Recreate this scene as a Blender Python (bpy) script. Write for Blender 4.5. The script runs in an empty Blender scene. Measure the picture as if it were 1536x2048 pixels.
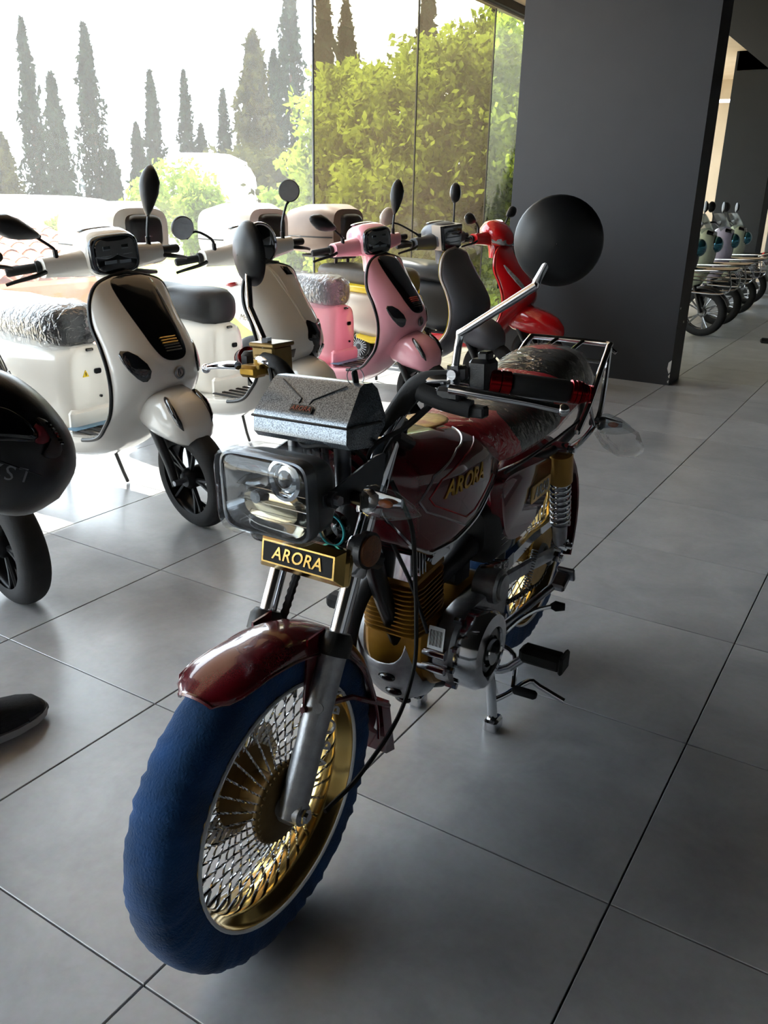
import bpy, math, random
import numpy as np
from mathutils import Vector, Matrix, Euler
random.seed(7)
scene = bpy.context.scene
col = scene.collection
PI = math.pi

# ------------------------------------------------------------------ camera
cam_d = bpy.data.cameras.new('camera')
cam_d.sensor_fit = 'VERTICAL'; cam_d.sensor_height = 32.0
cam_d.lens = 1682.22 / 2048 * 32.0
cam_d.clip_start = 0.02; cam_d.clip_end = 400
cam = bpy.data.objects.new('camera', cam_d); col.objects.link(cam)
_a, _b, _c = 0.54993, 0.35708, -0.02463          # yaw, pitch down, roll
_f = Vector((-math.sin(_a)*math.cos(_b), math.cos(_a)*math.cos(_b), -math.sin(_b)))
_r = Vector((math.cos(_a), math.sin(_a), 0)); _d = _f.cross(_r)
_r2 = _r*math.cos(_c) + _d*math.sin(_c); _d2 = _d*math.cos(_c) - _r*math.sin(_c)
cam.matrix_world = Matrix(((_r2.x, -_d2.x, -_f.x, 0), (_r2.y, -_d2.y, -_f.y, 0), (_r2.z, -_d2.z, -_f.z, 1.2382), (0, 0, 0, 1)))
scene.camera = cam

# ------------------------------------------------------------------ world, sun, exposure
world = bpy.data.worlds.new('hazy_sky'); scene.world = world; world.use_nodes = True
_bg = world.node_tree.nodes['Background']
_bg.inputs[0].default_value = (0.80, 0.895, 1.0, 1); _bg.inputs[1].default_value = 2.9
sun_d = bpy.data.lights.new('sun', 'SUN'); sun_d.energy = 6.0; sun_d.angle = math.radians(0.6); sun_d.color = (1.0, 0.95, 0.86)
sun = bpy.data.objects.new('sun', sun_d); col.objects.link(sun)
sun.rotation_euler = Vector((-0.50, 0.14, 0.86)).to_track_quat('Z', 'Y').to_euler()
vs = scene.view_settings
vs.view_transform = 'Standard'; vs.look = 'None'; vs.gamma = 1.0; vs.use_curve_mapping = False
vs.exposure = 1.68

# ------------------------------------------------------------------ materials
def lin(h):
    if not isinstance(h, str): return (*h[:3], 1)
    h = h.lstrip('#'); o = []
    for i in (0, 2, 4):
        c = int(h[i:i+2], 16)/255
        o.append(c/12.92 if c <= 0.04045 else ((c+0.055)/1.055)**2.4)
    return (*o, 1)
MATS = {}
def mat(name, c, rough=0.5, metal=0.0, coat=0.0, c2=None, scale=30.0, bump=0.0, bscale=None, rv=0.0, spec=0.5, alpha=1.0, trans=0.0, detail=3.0, ior=1.45, stretch=None, distort=0.0, sheen=0.0):
    if name in MATS: return MATS[name]
    m = bpy.data.materials.new(name); m.use_nodes = True; MATS[name] = m
    nt = m.node_tree; b = nt.nodes['Principled BSDF']; L = nt.links.new
    b.inputs['Roughness'].default_value = rough; b.inputs['Metallic'].default_value = metal
    b.inputs['Coat Weight'].default_value = coat; b.inputs['Coat Roughness'].default_value = 0.04
    b.inputs['Specular IOR Level'].default_value = spec; b.inputs['Alpha'].default_value = alpha
    b.inputs['Transmission Weight'].default_value = trans; b.inputs['IOR'].default_value = ior
    b.inputs['Sheen Weight'].default_value = sheen
    tc = nt.nodes.new('ShaderNodeTexCoord'); vec = tc.outputs['Object']
    if stretch:
        mp = nt.nodes.new('ShaderNodeMapping'); mp.inputs['Scale'].default_value = stretch; L(vec, mp.inputs[0]); vec = mp.outputs[0]
    n = nt.nodes.new('ShaderNodeTexNoise'); n.inputs['Scale'].default_value = scale; n.inputs['Detail'].default_value = detail
    n.inputs['Distortion'].default_value = distort
    L(vec, n.inputs['Vector'])
    r = nt.nodes.new('ShaderNodeValToRGB'); r.color_ramp.elements[0].position = 0.32; r.color_ramp.elements[1].position = 0.68
    a = lin(c); z = lin(c2) if c2 else tuple(min(1, x*0.9) for x in a[:3])+(1,)
    r.color_ramp.elements[0].color = z; r.color_ramp.elements[1].color = a
    L(n.outputs['Fac'], r.inputs[0]); L(r.outputs[0], b.inputs['Base Color'])
    if rv:
        mr = nt.nodes.new('ShaderNodeMapRange'); mr.inputs[3].default_value = max(0, rough-rv); mr.inputs[4].default_value = min(1, rough+rv)
        L(n.outputs['Fac'], mr.inputs[0]); L(mr.outputs[0], b.inputs['Roughness'])
    if bump:
        n2 = nt.nodes.new('ShaderNodeTexNoise'); n2.inputs['Scale'].default_value = bscale or scale*3; n2.inputs['Detail'].default_value = 4
        L(vec, n2.inputs['Vector'])
        bp = nt.nodes.new('ShaderNodeBump'); bp.inputs['Strength'].default_value = bump; bp.inputs['Distance'].default_value = 0.004
        L(n2.outputs['Fac'], bp.inputs['Height']); L(bp.outputs[0], b.inputs['Normal'])
    return m
def film(name, tint='#ffffff', gl=0.25, rough=0.12, bump=0.6, bscale=25, stretch=None, diff=0.06):
    """thin clear plastic: mostly see-through, with shiny creases"""
    if name in MATS: return MATS[name]
    m = bpy.data.materials.new(name); m.use_nodes = True; MATS[name] = m
    nt = m.node_tree; nt.nodes.clear(); L = nt.links.new; N = nt.nodes.new
    out = N('ShaderNodeOutputMaterial'); t = N('ShaderNodeBsdfTransparent'); t.inputs[0].default_value = lin(tint)
    g = N('ShaderNodeBsdfGlossy'); g.inputs['Roughness'].default_value = rough
    d = N('ShaderNodeBsdfDiffuse'); d.inputs[0].default_value = (.9, .9, .92, 1)
    tc = N('ShaderNodeTexCoord'); n = N('ShaderNodeTexNoise'); n.inputs['Scale'].default_value = bscale; n.inputs['Detail'].default_value = 3; n.inputs['Distortion'].default_value = 1.2
    mp = N('ShaderNodeMapping'); mp.inputs['Scale'].default_value = stretch or (1, 1, 1)
    L(tc.outputs['Object'], mp.inputs[0]); L(mp.outputs[0], n.inputs['Vector'])
    bp = N('ShaderNodeBump'); bp.inputs['Strength'].default_value = bump; bp.inputs['Distance'].default_value = 0.02
    L(n.outputs['Fac'], bp.inputs['Height']); L(bp.outputs[0], g.inputs['Normal'])
    m1 = N('ShaderNodeMixShader'); m2 = N('ShaderNodeMixShader'); fr = N('ShaderNodeFresnel'); fr.inputs[0].default_value = 1.4; L(bp.outputs[0], fr.inputs['Normal'])
    ad = N('ShaderNodeMath'); ad.operation = 'MULTIPLY_ADD'; ad.use_clamp = True; ad.inputs[1].default_value = .3; ad.inputs[2].default_value = gl; L(fr.outputs[0], ad.inputs[0])
    m1.inputs[0].default_value = diff; L(t.outputs[0], m1.inputs[1]); L(d.outputs[0], m1.inputs[2])
    L(ad.outputs[0], m2.inputs[0]); L(m1.outputs[0], m2.inputs[1]); L(g.outputs[0], m2.inputs[2]); L(m2.outputs[0], out.inputs[0])
    return m
def pane_mat(name, tint, haze, hazecol, gloss=0.05):
    """window glass: tinted see-through, faint mirror, a film of dust that scatters the daylight, on clear panes put in for veiling glare"""
    m = bpy.data.materials.new(name); m.use_nodes = True; MATS[name] = m
    nt = m.node_tree; nt.nodes.clear(); L = nt.links.new; N = nt.nodes.new
    out = N('ShaderNodeOutputMaterial'); t = N('ShaderNodeBsdfTransparent'); t.inputs[0].default_value = lin(tint)
    g = N('ShaderNodeBsdfGlossy'); g.inputs['Roughness'].default_value = 0.02
    d = N('ShaderNodeBsdfTranslucent'); d.inputs[0].default_value = lin(hazecol)
    n = N('ShaderNodeTexNoise'); n.inputs['Scale'].default_value = 2.2; n.inputs['Detail'].default_value = 5
    tc = N('ShaderNodeTexCoord'); L(tc.outputs['Object'], n.inputs['Vector'])
    mr = N('ShaderNodeMapRange'); mr.inputs[3].default_value = haze*0.75; mr.inputs[4].default_value = haze*1.25; L(n.outputs['Fac'], mr.inputs[0])
    m1 = N('ShaderNodeMixShader'); m2 = N('ShaderNodeMixShader'); m2.inputs[0].default_value = gloss
    L(mr.outputs[0], m1.inputs[0]); L(t.outputs[0], m1.inputs[1]); L(d.outputs[0], m1.inputs[2])
    L(m1.outputs[0], m2.inputs[1]); L(g.outputs[0], m2.inputs[2]); L(m2.outputs[0], out.inputs[0])
    return m

# ------------------------------------------------------------------ mesh helpers
def V(*a): return Vector(a[0] if len(a) == 1 else a)
def catmull(pts, k=5, closed=False):
    P = [Vector(p) for p in pts]; n = len(P); out = []
    rng = range(n) if closed else range(n-1)
    for i in rng:
        p1, p2 = P[i], P[(i+1) % n]
        p0 = P[(i-1) % n] if closed or i > 0 else p1*2-p2
        p3 = P[(i+2) % n] if closed or i+2 < n else p2*2-p1
        for j in range(k):
            t = j/k
            out.append(0.5*((2*p1)+(p2-p0)*t+(2*p0-5*p1+4*p2-p3)*t*t+(3*p1-p0-3*p2+p3)*t**3))
    if not closed: out.append(P[-1])
    return out
def sup(t, e):
    c, s = math.cos(t), math.sin(t)
    return math.copysign(abs(c)**(2/e), c), math.copysign(abs(s)**(2/e), s)
class MB:
    def __init__(s): s.v = []; s.f = []
    def add(s, vs, fs, M=None):
        o = len(s.v)
        s.v += [tuple(M @ Vector(p)) for p in vs] if M else [tuple(p) for p in vs]
        s.f += [tuple(i+o for i in f) for f in fs]; return s
    def box(s, c, d, b=0.0, R=None):
        hx, hy, hz = d[0]/2, d[1]/2, d[2]/2
        b = min(b, hx*.9, hy*.9, hz*.9)
        vs = []; fs = []; idx = {}
        for sx in (-1, 1):
            for sy in (-1, 1):
                for sz in (-1, 1):
                    if b:
                        for k, p in enumerate(((sx*hx, sy*(hy-b), sz*(hz-b)), (sx*(hx-b), sy*hy, sz*(hz-b)), (sx*(hx-b), sy*(hy-b), sz*hz))):
                            idx[sx, sy, sz, k] = len(vs); vs.append(p)
                    else:
                        for k in range(3): idx[sx, sy, sz, k] = len(vs)
                        vs.append((sx*hx, sy*hy, sz*hz))
        I = lambda *a: idx[a]
        for q in (-1, 1):
            w = [(1, 1), (-1, 1), (-1, -1), (1, -1)]
            fs.append([I(q, a, c_, 0) for a, c_ in w]); fs.append([I(a, q, c_, 1) for a, c_ in w]); fs.append([I(a, c_, q, 2) for a, c_ in w])
        if b:
            for p in (-1, 1):
                for q in (-1, 1):
                    fs.append([I(p, q, -1, 0), I(p, q, 1, 0), I(p, q, 1, 1), I(p, q, -1, 1)])
                    fs.append([I(p, -1, q, 0), I(p, 1, q, 0), I(p, 1, q, 2), I(p, -1, q, 2)])
                    fs.append([I(-1, p, q, 1), I(1, p, q, 1), I(1, p, q, 2), I(-1, p, q, 2)])
                    for r in (-1, 1): fs.append([I(p, q, r, 0), I(p, q, r, 1), I(p, q, r, 2)])
        M = Matrix.Translation(c) @ (R.to_4x4() if R else Matrix())
        return s.add(vs, fs, M)
    def rings(s, R, closed=True, cap=True, loop=False):
        n = len(R[0]); vs = [p for r in R for p in r]; fs = []
        m = len(R)
        for i in range(m if loop else m-1):
            for j in range(n if closed else n-1):
                a, b = i*n+j, i*n+(j+1) % n; k = ((i+1) % m)*n
                fs.append((a, b, k+(j+1) % n, k+j))
        if cap and closed and not loop:
            fs.append(tuple(range(n))[::-1]); fs.append(tuple((m-1)*n+j for j in range(n)))
        return s.add(vs, fs)
    def tube(s, pts, r, n=8, sm=0, closed=False, cap=True, tw=0.0, flat=1.0):
        P = catmull(pts, sm, closed) if sm else [Vector(p) for p in pts]
        m = len(P)
        if not hasattr(r, '__len__'): rad = [r]*m
        else:
            k = len(r)-1; rad = [r[min(k, int(i/(m-1)*k))] + (r[min(k, int(i/(m-1)*k)+1)]-r[min(k, int(i/(m-1)*k))])*((i/(m-1)*k) % 1) for i in range(m)]
        T = []
        for i in range(m):
            a = P[i-1] if (i > 0 or closed) else P[i]; b = P[(i+1) % m] if (i < m-1 or closed) else P[i]
            d = b-a; T.append(d.normalized() if d.length > 1e-9 else Vector((0, 0, 1)))
        up = Vector((0, 0, 1)) if abs(T[0].z) < .9 else Vector((1, 0, 0))
        N = (up - T[0]*up.dot(T[0])).normalized(); R = []
        for i in range(m):
            N = N - T[i]*N.dot(T[i]); N.normalize(); B = T[i].cross(N)
            R.append([P[i]+(N*math.cos(t)+B*math.sin(t)*flat)*rad[i] for t in (2*PI*j/n+tw*i for j in range(n))])
        return s.rings(R, cap=cap and not closed, loop=closed)
    def cyl(s, a, b, r, r2=None, n=16): return s.tube([a, b], [r, r if r2 is None else r2], n)
    def lathe(s, prof, o=(0, 0, 0), ax=(0, 1, 0), n=32, cap=False):
        ax = Vector(ax).normalized(); u = Vector((1, 0, 0)) if abs(ax.x) < .9 else Vector((0, 0, 1))
        u = (u-ax*u.dot(ax)).normalized(); w = ax.cross(u); o = Vector(o)
        R = [[o+ax*h+(u*math.cos(2*PI*j/n)+w*math.sin(2*PI*j/n))*r for j in range(n)] for r, h in prof]
        return s.rings(R, cap=cap)
    def torus(s, c, ax, R, r, n=32, m=10, flat=1.0):
        pr = [(R+r*math.cos(2*PI*k/m), r*flat*math.sin(2*PI*k/m)) for k in range(m)]
        ax = Vector(ax).normalized(); u = Vector((1, 0, 0)) if abs(ax.x) < .9 else Vector((0, 0, 1))
        u = (u-ax*u.dot(ax)).normalized(); w = ax.cross(u); o = Vector(c)
        Rg = [[o+ax*h+(u*math.cos(2*PI*j/n)+w*math.sin(2*PI*j/n))*q for q, h in pr] for j in range(n)]
        return s.rings(Rg, loop=True)
    def ell(s, c, r, n=20, m=12, R=None, e=2.0):
        rg = []
        for i in range(m+1):
            t = -PI/2+PI*i/m; ct, st = sup(t, e); ct = max(ct, 1e-3)
            rg.append([(sup(2*PI*j/n, e)[0]*r[0]*ct, sup(2*PI*j/n, e)[1]*r[1]*ct, st*r[2]) for j in range(n)])
        t = MB(); t.rings(rg)
        return s.add(t.v, t.f, Matrix.Translation(c) @ (R.to_4x4() if R else Matrix()))
    def loft(s, secs, ax='x', n=24, cap=True):
        """sections: (pos, ca, cb, ha, hb, exp) superellipses across an axis"""
        R = []
        for sc in secs:
            p, ca, cb, ha, hb = sc[:5]; e = sc[5] if len(sc) > 5 else 2.5; ring = []
            for j in range(n):
                a, b = sup(2*PI*j/n, e); a, b = ca+ha*a, cb+hb*b
                ring.append((p, a, b) if ax == 'x' else (a, p, b) if ax == 'y' else (a, b, p))
            R.append(ring)
        return s.rings(R, cap=cap)
    def prism(s, o2, w0, w1, ax='y', b=0.0, M=None):
        cx = sum(p[0] for p in o2)/len(o2); cy = sum(p[1] for p in o2)/len(o2)
        mp = {'y': lambda u, v, w: (u, w, v), 'x': lambda u, v, w: (w, u, v), 'z': lambda u, v, w: (u, v, w)}[ax]
        size = max(max(abs(p[0]-cx), abs(p[1]-cy)) for p in o2)
        k = 1-b/size if size else 1
        lv = [(w0, 1), (w1, 1)] if not b else [(w0, k), (w0+math.copysign(b, w1-w0), 1), (w1-math.copysign(b, w1-w0), 1), (w1, k)]
        t = MB(); t.rings([[mp(cx+(u-cx)*q, cy+(v-cy)*q, w) for u, v in o2] for w, q in lv])
        return s.add(t.v, t.f, M)
    def build(s, name, m, parent=None, smooth=40, loc=None):
        me = bpy.data.meshes.new(name); me.from_pydata(s.v, [], s.f); me.update()
        return link(name, me, m, parent, smooth, loc)
def link(name, me, m, parent=None, smooth=40, loc=None):
    if smooth and len(me.polygons):
        me.polygons.foreach_set('use_smooth', [True]*len(me.polygons)); me.set_sharp_from_angle(angle=math.radians(smooth))
    for x in (m if isinstance(m, (list, tuple)) else [m]): me.materials.append(x)
    o = bpy.data.objects.new(name, me); col.objects.link(o)
    if parent: o.parent = parent
    if loc is not None: o.location = loc
    return o
def empty(name, loc=(0, 0, 0), rz=0.0, label=None, cat=None, group=None):
    o = bpy.data.objects.new(name, None); o.empty_display_size = .1; col.objects.link(o)
    o.location = loc; o.rotation_euler = (0, 0, rz)
    return tag(o, label, cat, group)
def tag(o, label=None, cat=None, group=None, kind=None):
    for k, v in (('label', label), ('category', cat), ('group', group), ('kind', kind)):
        if v: o[k] = v
    return o
def copy_tree(o, parent=None):
    c = o.copy(); col.objects.link(c); c.parent = parent
    for ch in list(o.children): copy_tree(ch, c)
    return c
def chaikin(p, k=2, closed=True):
    for _ in range(k):
        q = []
        n = len(p)
        for i in range(n if closed else n-1):
            a, b = p[i], p[(i+1) % n]
            q += [tuple(x*.75+y*.25 for x, y in zip(a, b)), tuple(x*.25+y*.75 for x, y in zip(a, b))]
        p = q
    return p
def rrect(w, h, r, k=4, cx=0, cy=0):
    o = []
    for i, (sx, sy) in enumerate(((1, 1), (-1, 1), (-1, -1), (1, -1))):
        for j in range(k+1):
            t = PI/2*(i+j/k); o.append((cx+sx*(w/2-r)+r*math.cos(t), cy+sy*(h/2-r)+r*math.sin(t)))
    return o
def text_mb(txt, size, ext=0.0008, shear=0.0, space=1.0, bold=0.0):
    cu = bpy.data.curves.new('txt', 'FONT'); cu.body = txt; cu.size = size; cu.extrude = ext; cu.shear = shear
    cu.align_x = 'CENTER'; cu.align_y = 'CENTER'; cu.space_character = space; cu.offset = bold; cu.resolution_u = 3
    ob = bpy.data.objects.new('txt', cu); col.objects.link(ob)
    dg = bpy.context.evaluated_depsgraph_get(); me = ob.evaluated_get(dg).to_mesh()
    b = MB(); b.add([v.co.copy() for v in me.vertices], [tuple(p.vertices) for p in me.polygons])
    ob.evaluated_get(dg).to_mesh_clear(); bpy.data.objects.remove(ob); bpy.data.curves.remove(cu)
    return b
def placed(b, M=None, fn=None):
    r = MB(); r.f = b.f; r.v = [tuple(fn(Vector(p))) if fn else tuple(M @ Vector(p)) for p in b.v]; return r
def frame(o, x, y):
    """matrix whose local x,y axes are the given directions"""
    x = Vector(x).normalized(); y = Vector(y); y = (y-x*y.dot(x)).normalized(); z = x.cross(y)
    return Matrix(((x.x, y.x, z.x, o[0]), (x.y, y.y, z.y, o[1]), (x.z, y.z, z.z, o[2]), (0, 0, 0, 1)))

chrome = mat('chrome', '#d8dade', 0.10, 1.0, c2='#c4c6cc', scale=6)
steel = mat('brushed_steel', '#9a9ca0', 0.32, 1.0, c2='#808288', scale=40)
black_pl = mat('black_plastic', '#17181b', 0.42, c2='#101113', scale=60, bump=.1, bscale=400)
black_gl = mat('black_gloss', '#08090b', 0.12, coat=.6)
rubber = mat('rubber', '#1c1c1e', 0.75, c2='#141416', scale=25, bump=.15, bscale=200)
gold = mat('gold_chrome', '#dfc07c', 0.16, 1.0, c2='#d0ac62', scale=12)
bronze = mat('bronze_anodised', '#a3813c', 0.42, 1.0, c2='#8d6f30', scale=30)
amber = mat('amber_lens', '#b5541c', 0.25, c2='#8e3f14', scale=60, coat=.5)
mirror_gl = mat('mirror_glass', '#e6eaee', 0.02, 1.0)
dark_gl = mat('smoked_lens', '#0d0f12', 0.06, coat=1.0, c2='#15181c', scale=20)
# ------------------------------------------------------------------ the setting
def struct(name, b, m, smooth=0, parent=None):
    o = b.build(name, m, parent, smooth)
    if not parent: o['kind'] = 'structure'
    return o
grout = mat('grout', '#3a3b3e', 0.9, c2='#2e2f32', scale=90)
floor_o = struct('floor', MB().box((1.25, 6, -0.11), (11.6, 22.4, 0.2)), grout)
tag(floor_o, 'grey concrete-look porcelain tile floor of the showroom with dark joints')
def tile_material():
    m = bpy.data.materials.new('concrete_tile'); m.use_nodes = True; nt = m.node_tree; L = nt.links.new; N = nt.nodes.new
    b = nt.nodes['Principled BSDF']; tc = N('ShaderNodeTexCoord'); oi = N('ShaderNodeObjectInfo')
    ml = N('ShaderNodeMath'); ml.operation = 'MULTIPLY'; ml.inputs[1].default_value = 37.0; L(oi.outputs['Random'], ml.inputs[0])
    av = N('ShaderNodeVectorMath'); av.operation = 'ADD'; L(tc.outputs['Object'], av.inputs[0]); L(ml.outputs[0], av.inputs[1])
    n = N('ShaderNodeTexNoise'); n.inputs['Scale'].default_value = 4.2; n.inputs['Detail'].default_value = 7; n.inputs['Roughness'].default_value = .62; n.inputs['Distortion'].default_value = .35; L(av.outputs[0], n.inputs['Vector'])
    r = N('ShaderNodeValToRGB'); r.color_ramp.elements[0].position = .3; r.color_ramp.elements[1].position = .72
    r.color_ramp.elements[0].color = lin('#8b8c90'); r.color_ramp.elements[1].color = lin('#b0b0b1'); L(n.outputs['Fac'], r.inputs[0])
    n2 = N('ShaderNodeTexNoise'); n2.inputs['Scale'].default_value = 60; n2.inputs['Detail'].default_value = 3; L(av.outputs[0], n2.inputs['Vector'])
    mx = N('ShaderNodeMix'); mx.data_type = 'RGBA'; mx.blend_type = 'MULTIPLY'; mx.inputs[0].default_value = .25
    L(r.outputs[0], mx.inputs[6]); L(n2.outputs['Color'], mx.inputs[7])
    hs = N('ShaderNodeHueSaturation'); mv = N('ShaderNodeMapRange'); mv.inputs[3].default_value = 1.02; mv.inputs[4].default_value = 1.16; L(oi.outputs['Random'], mv.inputs[0])
    hs.inputs['Saturation'].default_value = .55
    L(mv.outputs[0], hs.inputs['Value']); L(mx.outputs[2], hs.inputs['Color']); L(hs.outputs[0], b.inputs['Base Color'])
    mr = N('ShaderNodeMapRange'); mr.inputs[3].default_value = .25; mr.inputs[4].default_value = .36; L(n.outputs['Fac'], mr.inputs[0]); L(mr.outputs[0], b.inputs['Roughness'])
    b.inputs['Specular IOR Level'].default_value = .85
    bp = N('ShaderNodeBump'); bp.inputs['Strength'].default_value = .08; bp.inputs['Distance'].default_value = .003; L(n2.outputs['Fac'], bp.inputs['Height']); L(bp.outputs[0], b.inputs['Normal'])
    return m
tile_m = tile_material()
_tb = MB()
def _sq(h, z): return [(-h, -h, z), (h, -h, z), (h, h, z), (-h, h, z)]
_tb.rings([_sq(.2983, -.011), _sq(.2983, -.0012), _sq(.2970, 0)])
tile_me = bpy.data.meshes.new('floor_tile'); tile_me.from_pydata(_tb.v, [], _tb.f); tile_me.materials.append(tile_m)
for i in range(-4, 7):
    for j in range(-2, 25):
        o = bpy.data.objects.new('floor_tile', tile_me); col.objects.link(o); o.parent = floor_o
        o.location = (-2.0659+.6*i+.3, .6828+.6*j+.3, 0)
wall_p = mat('anthracite_paint', '#222327', 0.62, c2='#1f2024', scale=5, bump=.08, bscale=260)
beige_p = mat('beige_paint', '#c3ae96', 0.8, c2='#b8a48c', scale=3)
white_p = mat('white_paint', '#c6c4c2', 0.8, c2='#bcbab8', scale=3)
soffit_m = mat('dark_soffit', '#0a0a0c', 0.8, c2='#08080a', scale=8, spec=.2)
pil = struct('wall_pillar', MB().box((-2.115, 6.4425, 1.62), (1.35, .30, 3.24)), wall_p)
tag(pil, 'wide anthracite painted pillar standing between the window bay and the hall')
chip_m = mat('bare_plaster', '#c9c7c2', 0.9)
def chip(pts, parent, y0):
    MB().prism(pts, y0-.0015, y0+.0005, 'y').build('paint_chip', chip_m, parent, 0)
chip([(-1.461, .165), (-1.4405, .185), (-1.4405, .10), (-1.451, .085), (-1.465, .12)], pil, 6.2925)
for q in ((-1.4405, .055, .012, .03), (-1.4445, .018, .01, .022)):
    chip([(q[0], q[1]+q[3]), (q[0]-q[2], q[1]+q[3]*.4), (q[0]-q[2]*.5, q[1]), (q[0], q[1])], pil, 6.2925)
for (yy, zz) in ((6.33, .55), (6.48, .44)):
    MB().box((-1.4395, yy, zz), (.002, .02, .014)).build('paint_chip', chip_m, pil, 0)
fp = MB().box((-2.5, 13.85, 1.62), (.66, .5, 3.24)); fp.box((1.9, 13.85, 3.12), (9.4, .5, .24))
tag(struct('wall_far_pillar', fp, wall_p), 'dark pillar with lintel at the far end of the bay behind the cargo scooters')
tag(struct('wall_far', MB().box((2.3, 14.35, 1.62), (8.9, .1, 3.24)), white_p), 'pale grey wall at the far end of the hall')
wb = MB().box((-3.25, 16.6, 1.45), (2.6, .1, 2.9)); wb.box((-3.25, 16.5, 3.1), (2.6, .12, .3))
tag(struct('wall_bay_end', wb, beige_p), 'beige wall closing the window bay behind the far pillar')
struct('wall_right', MB().box((7.05, 6, 1.62), (.1, 22.4, 3.24)), white_p)
struct('wall_back', MB().box((1.25, -5.1, 1.62), (11.6, .1, 3.24)), white_p)
tag(struct('ceiling', MB().box((-3.2, 5.75, 3.30), (2.7, 22, .12)), beige_p), 'beige plaster ceiling over the window bay')
tag(struct('ceiling_soffit', MB().box((2.55, 5.75, 2.98), (9.1, 22, .52)), soffit_m), 'low black ceiling soffit over the hall')
# ---- window wall
XW = -4.4
win = empty('window_1', (XW, 4, 0)); win['kind'] = 'structure'
tag(win, 'tall frameless glass wall of the showroom looking onto cypress trees')
frame_m = mat('dark_window_frame', '#2b2c2f', 0.5, c2='#242528', scale=30)
alu = mat('aluminium_channel', '#b9b4ac', 0.45, .6)
clear_g = pane_mat('clear_glass', '#fafcfb', .024, '#ffffff')  # white scatter added to imitate glare washing out the trees
dusty_g = pane_mat('dusty_tinted_glass', '#dcd8c8', .022, '#ecd9c4')
light_g = pane_mat('light_glass', '#fbfdf4', .026, '#fdfff0')
def wbox(name, y0, y1, z0, z1, t, m, x=0):
    return MB().box((x, (y0+y1)/2-4, (z0+z1)/2), (t, y1-y0, z1-z0)).build(name, m, win, 0)
wbox('head_frame', -4.8, 16.5, 3.155, 3.24, .16, frame_m)
wbox('head_channel', -4.8, 16.5, 3.13, 3.155, .06, alu)
wbox('sill_channel', -4.8, 16.5, -.02, .03, .07, alu)
for y0, y1, m in ((-4.8, 1.09, clear_g), (1.09, 5.945, clear_g), (5.955, 7.57, dusty_g), (7.578, 9.18, dusty_g), (9.188, 10.8, light_g), (10.808, 13.6, clear_g), (13.608, 16.5, clear_g)):
    wbox('pane', y0, y1, .03, 3.13, .008, m)
for y in (5.95, 7.574, 9.184, 10.804, 13.604): wbox('joint_seal', y-.007, y+.007, .03, 3.13, .014, frame_m)
# ------------------------------------------------------------------ the burgundy motorcycle (local: x forward, y left, z up)
maroon = mat('burgundy_metallic', '#5e0817', 0.24, .1, coat=.9, c2='#500612', scale=900, detail=1)
silver_line = mat('silver_pinstripe', '#b9babd', 0.3, .6)
red_line = mat('red_pinstripe', '#b3202a', 0.35)
gold_paint = mat('engine_gold_paint', '#93691f', 0.42, .5, c2='#7d5616', scale=18)
alum = mat('cast_aluminium', '#a7a8ab', 0.38, .9, c2='#939498', scale=50, bump=.12, bscale=300)
blue_cloth = mat('blue_tyre_cloth', '#1c4270', 0.95, c2='#14304f', scale=14, bump=.5, bscale=260, detail=6, sheen=.15, spec=.15)
white_cloth = mat('white_elastic', '#d5d8dc', 0.85)
sparkle = mat('sparkle_silver', '#7f878f', 0.3, .55, coat=.5, c2='#33383e', scale=520, detail=1)
red_ano = mat('red_anodised', '#9c1019', 0.25, .9, c2='#84090f', scale=20)
clear_lens = film('clear_lens', '#f2f6f8', .03, .03, .02, 30, diff=.02)
wrap = film('plastic_wrap', '#f8f9fa', .02, .10, .9, 14, (3.2, 1.0, 1.6), diff=.012)
wrap_soft = film('plastic_bag', '#fafafa', .05, .12, .8, 18, diff=.05)
white_label = mat('white_label', '#cfd0d0', .6)
engine_blk = mat('engine_black', '#222326', .5, .3, c2='#1a1b1d', scale=25)

bike = empty('motorcycle', (-.795, 1.6, 0), -PI/2+.028, 'burgundy motorcycle with chrome headlight box, gold rims and blue cloth-covered tyres on its centre stand', 'motorcycle')
def B(name, b, m, parent=None, smooth=40): return b.build(name, m, parent or bike, smooth)
RK = math.radians(26.5); U = V(-math.sin(RK), 0, math.cos(RK)); FW = V(math.cos(RK), 0, math.sin(RK))
AX = V(.704, 0, .287); LEG = FW*.015

def cover_rings(R0, Rout, hw, n=150, m=22, wr=.0035):
    """a cloth sleeve gathered over a tyre: the opening at R0, folds running round the tread"""
    R = []; rnd = random.Random(3)
    ph = [rnd.uniform(0, 6.28) for _ in range(6)]
    for j in range(n):
        a = 2*PI*j/n; ring = []
        fold = .45*math.sin(61*a+ph[0])+.35*math.sin(97*a+ph[1])+.3*math.sin(23*a+ph[2])
        for k in range(m+1):
            t = -PI/2*1.45+PI*1.45*k/m                 # from one opening, over the tread, to the other
            rr = R0+(Rout-R0)*.52; hr = Rout-rr
            if abs(t) <= PI/2: c, s_ = sup(t, 2.25); r = rr+hr*c; y = hw*s_
            else: q = (abs(t)-PI/2)/(PI/2*.45); c = 0; s_ = math.copysign(1, t); r = rr-(rr-R0-.002)*q; y = s_*(hw-(hw-.0465)*q*q)
            w = wr*(.35+.65*abs(math.sin(t)))*fold*(1 if abs(t) < 1.7 else .5)
            r += w*.55*max(0, c); y += w*math.copysign(1, s_)*(1 if abs(s_) > .2 else 0)
            ring.append((math.cos(a)*r, y, math.sin(a)*r))
        R.append(ring)
    b = MB(); b.rings(R, closed=False, loop=True); return b
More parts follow.
